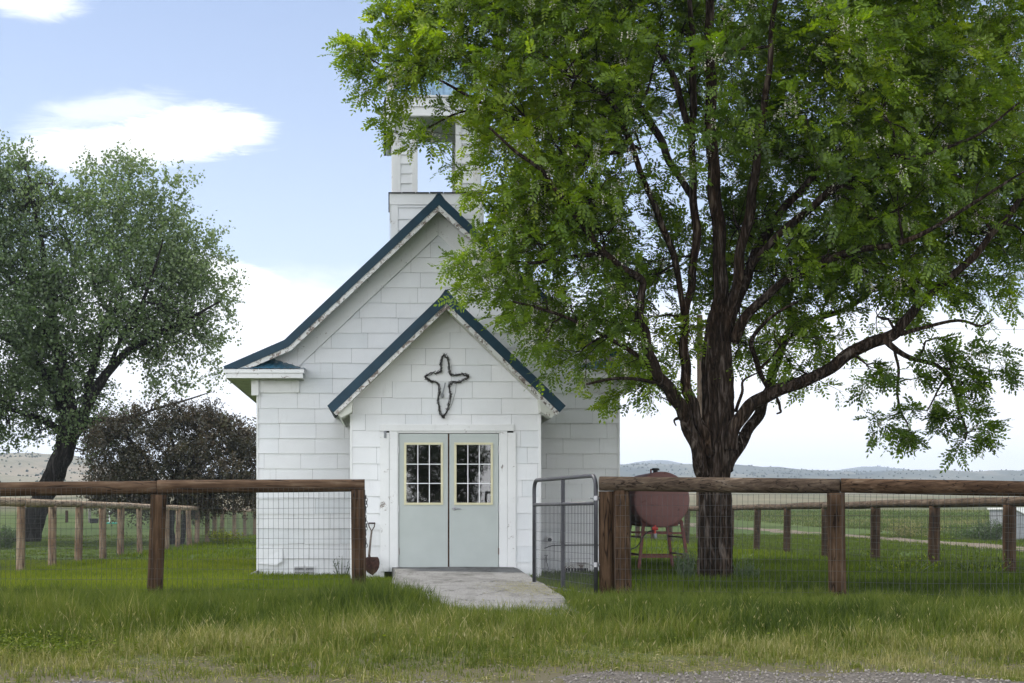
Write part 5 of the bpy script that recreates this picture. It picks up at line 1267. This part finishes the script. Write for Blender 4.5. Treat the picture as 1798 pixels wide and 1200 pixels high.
ti -= .30*np.exp(-((x+2.9)/.9)**2-((y-9.4)/.6)**2)+.22*(nz(x,y,.9,12) > .25)*(y > 9.3); h *= 1+.45*(nz(x,y,1.7,15) > .42)*(y < 11.5)
print('verge', len(x))
blades('verge_grass', x, y, h, NP.uniform(.0035,.0075,len(x)), np.clip(ti,0,1), 'grass_blade', .65, 'long green and straw-tipped grass growing along the roadside before the fence')
n = 60000; x_ = NP.uniform(-5,7.5,n); y_ = NP.uniform(7.2,10.6,n); k = (NP.uniform(0,1,n) < np.clip(1.25-(y_-8.2)/2.2,.1,1)*(.25+.75*(nz(x_,y_,2.2,5) > .1))) & (y_ > 7.3+.10*np.sin(x_*1.1+.5)+.10*np.sin(x_*2.7)+.07*np.sin(x_*7.3)+.70*np.exp(-((x_-1.9)/1.25)**2)); x_, y_ = x_[k], y_[k]; n = len(x_); a_ = NP.uniform(0,6.28,n)
V, Q = simple_leaves(np.stack([x_,y_,gz(x_,y_)+NP.uniform(.003,.018,n)],-1), unit(np.stack([np.cos(a_),np.sin(a_),NP.uniform(-.1,.35,n)],-1)), NP.uniform(.015,.06,n), NP.uniform(.0025,.006,n), up=np.tile([0,0,1.0],(n,1))+NP.normal(size=(n,3))*.3)
tag(np_mesh('dry_thatch', V, [Q], np.clip(NP.normal(.72,.2,n),0,1), 'grass_blade'), 'dry dead grass litter lying between the short tufts by the road', kind='stuff')
n = 9000; x_ = np.concatenate([NP.normal(-2.75,.42,n), NP.uniform(-5,8,1500)]); y_ = np.concatenate([NP.normal(9.35,.42,n), NP.uniform(8.3,11.5,1500)]); n = len(x_); a_ = NP.uniform(0,6.28,n); k = y_ > 8.1; x_, y_, a_ = x_[k], y_[k], a_[k]; n = len(x_)
V, Q = simple_leaves(np.stack([x_,y_,gz(x_,y_)+NP.uniform(.02,.09,n)],-1), unit(np.stack([np.cos(a_),np.sin(a_),NP.uniform(-.1,.4,n)],-1)), NP.uniform(.015,.035,n), NP.uniform(.010,.020,n), up=np.tile([0,0,1.0],(n,1))+NP.normal(size=(n,3))*.35)
tag(np_mesh('clover_patch', V, [Q], np.clip(NP.normal(.35,.2,n),0,1), 'lawn_blade'), 'dark green broadleaf clover patch in the verge at the left', kind='stuff')
# seed heads
x, y, cr_ = clustered(3600, -6, 9, 8.4, 12.5, 6, .10, 1.5); k = (NP.uniform(0,1,len(x)) < .45+.5*nz(x,y,1.1,4)) & free(x, y, .1)
x, y = x[k], y[k]; n = len(x); hs = NP.uniform(.08,.19,n); az = NP.uniform(0,6.28,n); T_ = np.stack([x, y, gz(x,y)+hs], -1); D_ = unit(np.stack([np.cos(az)*.5, np.sin(az)*.5, np.full(n,.8)], -1))
V1, Q1 = simple_leaves(T_, D_, NP.uniform(.02,.045,n), NP.uniform(.004,.008,n)); Bs = np.stack([x-np.cos(az)*.01, y-np.sin(az)*.01, gz(x,y)], -1)
V2, Q2 = simple_leaves(Bs, unit(T_+D_*.01-Bs), hs*1.04, np.full(n,.003))
tag(np_mesh('seed_heads', np.concatenate([V1,V2]), [np.concatenate([Q1, Q2+len(V1)])], np.concatenate([NP.uniform(.8,1,n), NP.uniform(.6,.9,n)]), 'grass_blade'), 'pale seed heads standing above the verge grass', kind='stuff')
# yard
x, y, cr_ = clustered(350000, -12, 18, 15.5, 31, 12, .06); vis = (x > -(y*.267)-2.5) & (x < y*.434+3.5) & free(x, y, -.02); x, y, cr_ = x[vis], y[vis], cr_[vis]
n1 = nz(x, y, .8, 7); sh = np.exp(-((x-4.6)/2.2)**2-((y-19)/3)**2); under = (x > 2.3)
wallside = np.exp(-np.abs(y-24.1)/.5)*((x > -2.3) & (x < 4))
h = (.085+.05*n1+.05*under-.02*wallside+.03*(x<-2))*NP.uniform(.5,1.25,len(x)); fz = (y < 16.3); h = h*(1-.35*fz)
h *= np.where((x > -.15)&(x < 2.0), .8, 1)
ti = .45+.18*n1+.12*(cr_-.5)+NP.normal(0,.12,len(x))+.15*(x < -2)-.30*under+.15*nz(x,y,2.1,4)+.12*(y > 31)*0; print('yard', len(x))  # tint painted: lighter for the sunlit left yard, darker for the tree's shade
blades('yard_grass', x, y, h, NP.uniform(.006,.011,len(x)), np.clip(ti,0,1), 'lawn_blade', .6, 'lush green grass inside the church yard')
x, y, cr_ = clustered(230000, -24, 36, 30, 72, 10, .12, 1.15); vis = (x > -(y*.267)-3) & (x < y*.434+5) & free(x, y, 0); x, y = x[vis], y[vis]
tx = np.interp(y, [a for a,_ in tp], [b for _,b in tp]); k = np.abs(x-tx) > .9; x, y = x[k], y[k]; n1 = nz(x, y, .35, 3); print('far', len(x))
mown = (x < -6.6); rt = (x > 10.4)
h = np.where(mown, .05, .11+.03*n1)*NP.uniform(.5,1.3,len(x)); ti = .45+.15*n1+NP.normal(0,.12,len(x))-.15*mown-.1*rt
blades('lawn_grass', x, y, h, NP.uniform(.014,.026,len(x)), np.clip(ti,0,1), 'lawn_blade', .6, 'shorter lawn grass stretching away behind the yard fences')
x, y, cr_ = clustered(110000, 8, 70, 55, 150, 5, .8, 1.1); tx = np.interp(y, [a for a,_ in tp], [b for _,b in tp]); k = (x > tx+1.6+.05*y) & (x < y*.45+4); x, y, cr_ = x[k], y[k], cr_[k]; n1 = nz(x, y, .12, 9)
blades('field_grass', x, y, (.17+.08*n1)*NP.uniform(.5,1.3,len(x)), NP.uniform(.03,.06,len(x)), np.clip(.38+.3*n1+.2*cr_+NP.normal(0,.12,len(x)),0,1), 'field_blade', .5, 'tall mixed green and dry grass in the field beyond the track')
# dry straw lying on the path by the gate, grit on the road
n = 1500; x = NP.normal(1.55,.22,n); y = NP.normal(16.3,.8,n); k = (x < 1.84) & (y > 14) & (y < 20); x, y = x[k], y[k]; n = len(x); a = NP.uniform(0,6.28,n)
zz = .155+.055*(y-12.75)/9.65+.006; V, Q = simple_leaves(np.stack([x,y,zz],-1), unit(np.stack([np.cos(a),np.sin(a),NP.uniform(-.02,.15,n)],-1)), NP.uniform(.04,.14,n), NP.uniform(.003,.006,n), up=np.tile([0,0,1.0],(n,1)))
tag(np_mesh('dry_straw', V, [Q], NP.uniform(.75,1,n), 'grass_blade'), 'scattered dry straw on the concrete path near the open gate', kind='stuff')
n = 9000; x = NP.uniform(-4.5,6,n); y = NP.uniform(6.4,8.7,n); k = (y < 7.42+.10*np.sin(x*1.1+.5)+.10*np.sin(x*2.7)+.07*np.sin(x*7.3)+.70*np.exp(-((x-1.9)/1.25)**2)+.1*nz(x,y,3,1)); x, y = x[k], y[k]
o = blobs('road_gravel', np.stack([x,y,gz(x,y)+.010],-1), NP.uniform(.002,.009,len(x)), 'stone', NP.uniform(0,1,len(x))); tag(o, 'small loose gravel along the road edge', kind='stuff')

# two trees on the other side of the road, behind the viewer: they show in the door glass
for (x0, y0, hh, ww) in ((2.5,-24,5.5,4.2),(-4.5,-28,7,4.5)):
    z0 = gz1(x0, y0); rt_ = empty('roadside_tree', (x0,y0,z0), 'bushy tree across the road, mirrored in the door glass' if x0 > 0 else 'taller tree across the road, left of the bushy one', 'tree', 'trees across the road')
    mb = MB(); mb.tube([(x0,y0,z0-.1),(x0+.1,y0,z0+1),(x0,y0,z0+hh*.5),(x0+.1,y0,z0+hh*.8)], [.2,.16,.1,.03], 8)
    for k in range(9): 
        a = k*.7; mb.tube([(x0,y0,z0+.8+k*.3),(x0+math.cos(a)*ww*.25,y0+math.sin(a)*ww*.25,z0+1.4+k*.35),(x0+math.cos(a)*ww*.42,y0+math.sin(a)*ww*.42,z0+1.7+k*.38)], [.06,.04,.01], 5)
    mb.build('trunk', 'bark_grey', rt_, smooth=True)
    n = 9000; v_ = unit(NP.normal(size=(n,3)))*(NP.uniform(.25,1,n)**.6)[:,None]; PBt = np.stack([x0+v_[:,0]*ww/2*(1+.15*np.sin(v_[:,2]*7)), y0+v_[:,1]*ww/2, z0+hh*.55+v_[:,2]*hh*.47], -1)
    L = NP.uniform(.10,.2,n); V, Q = simple_leaves(PBt, unit(NP.normal(size=(n,3))), L, L*.8); np_mesh('foliage', V, [Q], NP.uniform(.1,.6,n), 'shrub_leaf', rt_)

# ------------------------------------------------------------------ sky, sun, camera
SUN_EL, SUN_AZ = 56.0, -50.0      # azimuth from +Y towards +X
w = bpy.data.worlds.new("World"); scene.world = w; w.use_nodes = True; nt = w.node_tree; nt.nodes.clear()
def wn(t_, **k):
    n = nt.nodes.new('ShaderNode'+t_)
    for a, b in k.items(): setattr(n, a, b)
    return n
def wm(op, *v):
    m = wn('Math', operation=op)
    for i, q_ in enumerate(v):
        if isinstance(q_, (int, float)): m.inputs[i].default_value = q_
        else: nt.links.new(q_, m.inputs[i])
    return m.outputs[0]
def wramp(f, stops):
    r_ = wn('ValToRGB'); cr_ = r_.color_ramp
    while len(cr_.elements) < len(stops): cr_.elements.new(.5)
    for e, (p_, c_) in zip(cr_.elements, stops): e.position = p_; e.color = (c_, c_, c_, 1)
    nt.links.new(f, r_.inputs[0]); return r_.outputs[0]
def wmix(f, a, b):
    m = wn('Mix', data_type='RGBA')
    for i, q_ in ((0,f),(6,a),(7,b)):
        if isinstance(q_, (int, float)): m.inputs[i].default_value = q_
        elif isinstance(q_, tuple): m.inputs[i].default_value = (*q_, 1)
        else: nt.links.new(q_, m.inputs[i])
    return m.outputs[2]
sky = wn('TexSky', sky_type='NISHITA', sun_disc=False); sky.sun_elevation = rad(SUN_EL); sky.sun_rotation = rad(SUN_AZ); sky.air_density = 1.0; sky.dust_density = 1.2; sky.ozone_density = 1.5; sky.altitude = 1200
tc = wn('TexCoord'); sx_ = wn('SeparateXYZ'); nt.links.new(tc.outputs['Generated'], sx_.inputs[0]); dx_, dy_, dz_ = sx_.outputs
front = wm('MAXIMUM', dy_, .05)
U_ = wm('DIVIDE', dx_, front); V_ = wm('DIVIDE', dz_, front)
def wnoise(scale3, sc, det=6, rough=.6, dist=0):
    mp = wn('Mapping'); mp.inputs['Scale'].default_value = scale3; nt.links.new(tc.outputs['Generated'], mp.inputs[0])
    n = wn('TexNoise'); n.inputs['Scale'].default_value = sc; n.inputs['Detail'].default_value = det; n.inputs['Roughness'].default_value = rough; n.inputs['Distortion'].default_value = dist
    nt.links.new(mp.outputs[0], n.inputs['Vector']); return n.outputs['Fac']
nA = wnoise((1,1,3.2), 7, 7, .62, .4); nB = wnoise((1,1,3), 2.2, 5, .55); nC = wnoise((1,1,5), 24, 7, .7, .8)
def cloud(u0, v0, ru, rv, slope, soft, amp, top=1.0):
    du = wm('SUBTRACT', U_, u0); dv = wm('SUBTRACT', wm('SUBTRACT', V_, v0), wm('MULTIPLY', du, slope))
    d = wm('SQRT', wm('ADD', wm('POWER', wm('DIVIDE', du, ru), 2.0), wm('POWER', wm('DIVIDE', dv, rv), 2.0)))
    f = wm('ADD', d, wm('MULTIPLY', wm('SUBTRACT', nA, .5), amp)); f = wm('ADD', f, wm('MULTIPLY', wm('SUBTRACT', nC, .5), amp*.9))
    mr = wn('MapRange', interpolation_type='SMOOTHSTEP'); nt.links.new(f, mr.inputs[0]); mr.inputs[1].default_value = 1.0+soft; mr.inputs[2].default_value = 1.0-soft; mr.inputs[3].default_value = 0; mr.inputs[4].default_value = top
    return mr.outputs[0]
def uv(px, py): return (px-CX)/F, (HZ-py)/F
c = None
for (px, py, ru, rv, sl_, soft, amp, top) in ((300,246,.055,.017,.06,.35,1.5,1.0),(150,262,.040,.013,.03,.45,1.7,.9),(400,228,.030,.013,-.10,.42,1.6,.92),(330,215,.03,.012,.1,.45,1.6,.85),(190,195,.040,.009,.1,.75,2.2,.5),(60,2,.03,.010,0,.5,1.6,.75),(430,500,.05,.014,-.35,.35,1.2,1.0)):
    u, v = uv(px, py); k_ = cloud(u, v, ru, rv, sl_, soft, amp, top); c = k_ if c is None else wm('MAXIMUM', c, k_)
# low white bank and general veil
bank = wm('ADD', V_, wm('MULTIPLY', wm('SUBTRACT', nA, .5), .07)); bank = wm('ADD', bank, wm('MULTIPLY', U_, .03))
mr = wn('MapRange', interpolation_type='SMOOTHSTEP'); nt.links.new(bank, mr.inputs[0]); mr.inputs[1].default_value = .175; mr.inputs[2].default_value = .125; mr.inputs[3].default_value = 0; mr.inputs[4].default_value = .96
c = wm('MAXIMUM', c, mr.outputs[0])
isf = wm('GREATER_THAN', dy_, .05); c = wm('MULTIPLY', c, isf)
# broken bright cloud over the rest of the sky (overhead and behind the viewer)
gen = wramp(wm('ADD', wm('MULTIPLY', nB, .75), wm('MULTIPLY', nA, .25)), [(.44, 0.0), (.58, .9)])
away = wn('MapRange', interpolation_type='SMOOTHSTEP'); nt.links.new(wm('SUBTRACT', dy_, wm('MULTIPLY', dz_, 1.0)), away.inputs[0]); away.inputs[1].default_value = .35; away.inputs[2].default_value = -.1; away.inputs[3].default_value = 0; away.inputs[4].default_value = 1
low = wramp(dz_, [(0.0, 1.0), (.15, .9), (.34, 0.0)])  # low bank added behind the viewer to light the wall under the tree
c = wm('MAXIMUM', c, wm('MULTIPLY', wm('MAXIMUM', gen, low), away.outputs[0]))
STR = .12
veil = wramp(dz_, [(0.0, .62), (.12, .50), (.26, .24), (.36, .12), (1.0, .08)])
SKYMUL = 1.0
mul = wn('Mix', data_type='RGBA', blend_type='MULTIPLY'); mul.inputs[0].default_value = 1; nt.links.new(sky.outputs[0], mul.inputs[6]); mul.inputs[7].default_value = (.95,.90,.90,1)
base = wmix(veil, mul.outputs[2], (6.6,7.3,8.6))
cc = wmix(wm('MULTIPLY', nB, 1.0), (8.6,8.9,9.4), (9.4,9.4,9.5))
# extra brightness added to clouds behind the viewer to light the church front
fill_boost = wn('MapRange'); nt.links.new(dy_, fill_boost.inputs[0]); fill_boost.inputs[1].default_value = .3; fill_boost.inputs[2].default_value = -.6; fill_boost.inputs[3].default_value = 1.0; fill_boost.inputs[4].default_value = 3.6
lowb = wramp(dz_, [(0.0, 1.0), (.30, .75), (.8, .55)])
mc = wn('VectorMath', operation='SCALE'); nt.links.new(cc, mc.inputs[0]); nt.links.new(wm('MAXIMUM', wm('MULTIPLY', fill_boost.outputs[0], lowb), 1.0), mc.inputs['Scale'])
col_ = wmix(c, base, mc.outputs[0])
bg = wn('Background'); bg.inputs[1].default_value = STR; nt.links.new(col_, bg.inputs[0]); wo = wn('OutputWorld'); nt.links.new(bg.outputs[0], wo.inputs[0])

sl_ = bpy.data.lights.new('sun', 'SUN'); sl_.energy = 3.4; sl_.angle = rad(4); sl_.color = (1, .95, .86)
so = bpy.data.objects.new('sun', sl_); COL.objects.link(so)
az = rad(SUN_AZ); el = rad(SUN_EL); to = Vector((math.sin(az)*math.cos(el), math.cos(az)*math.cos(el), math.sin(el)))
so.rotation_euler = to.to_track_quat('Z', 'Y').to_euler(); so.location = to*50

HAZE = 0.00024
t = NT('haze_air'); t.t.nodes.clear(); out = t.n('OutputMaterial'); pv = t.n('VolumePrincipled'); pv.inputs['Color'].default_value = (.74,.85,1,1); pv.inputs['Density'].default_value = HAZE; pv.inputs['Anisotropy'].default_value = .2
t.l(pv.outputs[0], out.inputs['Volume']); M['haze'] = t.m
if HAZE > 0:
    mb = MB(); mb.box((-5100,-420,-12),(5100,4720,185)); hz = mb.build('haze', 'haze'); tag(hz, 'thin bluish air haze over the far hills', 'haze', kind='stuff')

cam = bpy.data.cameras.new('camera'); cam.lens = 36*F/1798; cam.sensor_width = 36; cam.sensor_fit = 'HORIZONTAL'
cam.shift_x = (899-CX)/1798; cam.shift_y = (HZ-600)/1798; cam.clip_start = .05; cam.clip_end = 20000
co_ = bpy.data.objects.new('camera', cam); COL.objects.link(co_); co_.location = (0,0,1); co_.rotation_euler = (rad(90),0,0); scene.camera = co_
scene.view_settings.view_transform = 'Standard'; scene.view_settings.look = 'None'; scene.view_settings.gamma = 1.0; scene.view_settings.exposure = 0.42
scene.cycles.max_bounces = 7; scene.cycles.diffuse_bounces = 3; scene.cycles.transmission_bounces = 4; scene.cycles.transparent_max_bounces = 8; scene.cycles.volume_bounces = 0
scene.cycles.use_denoising = True
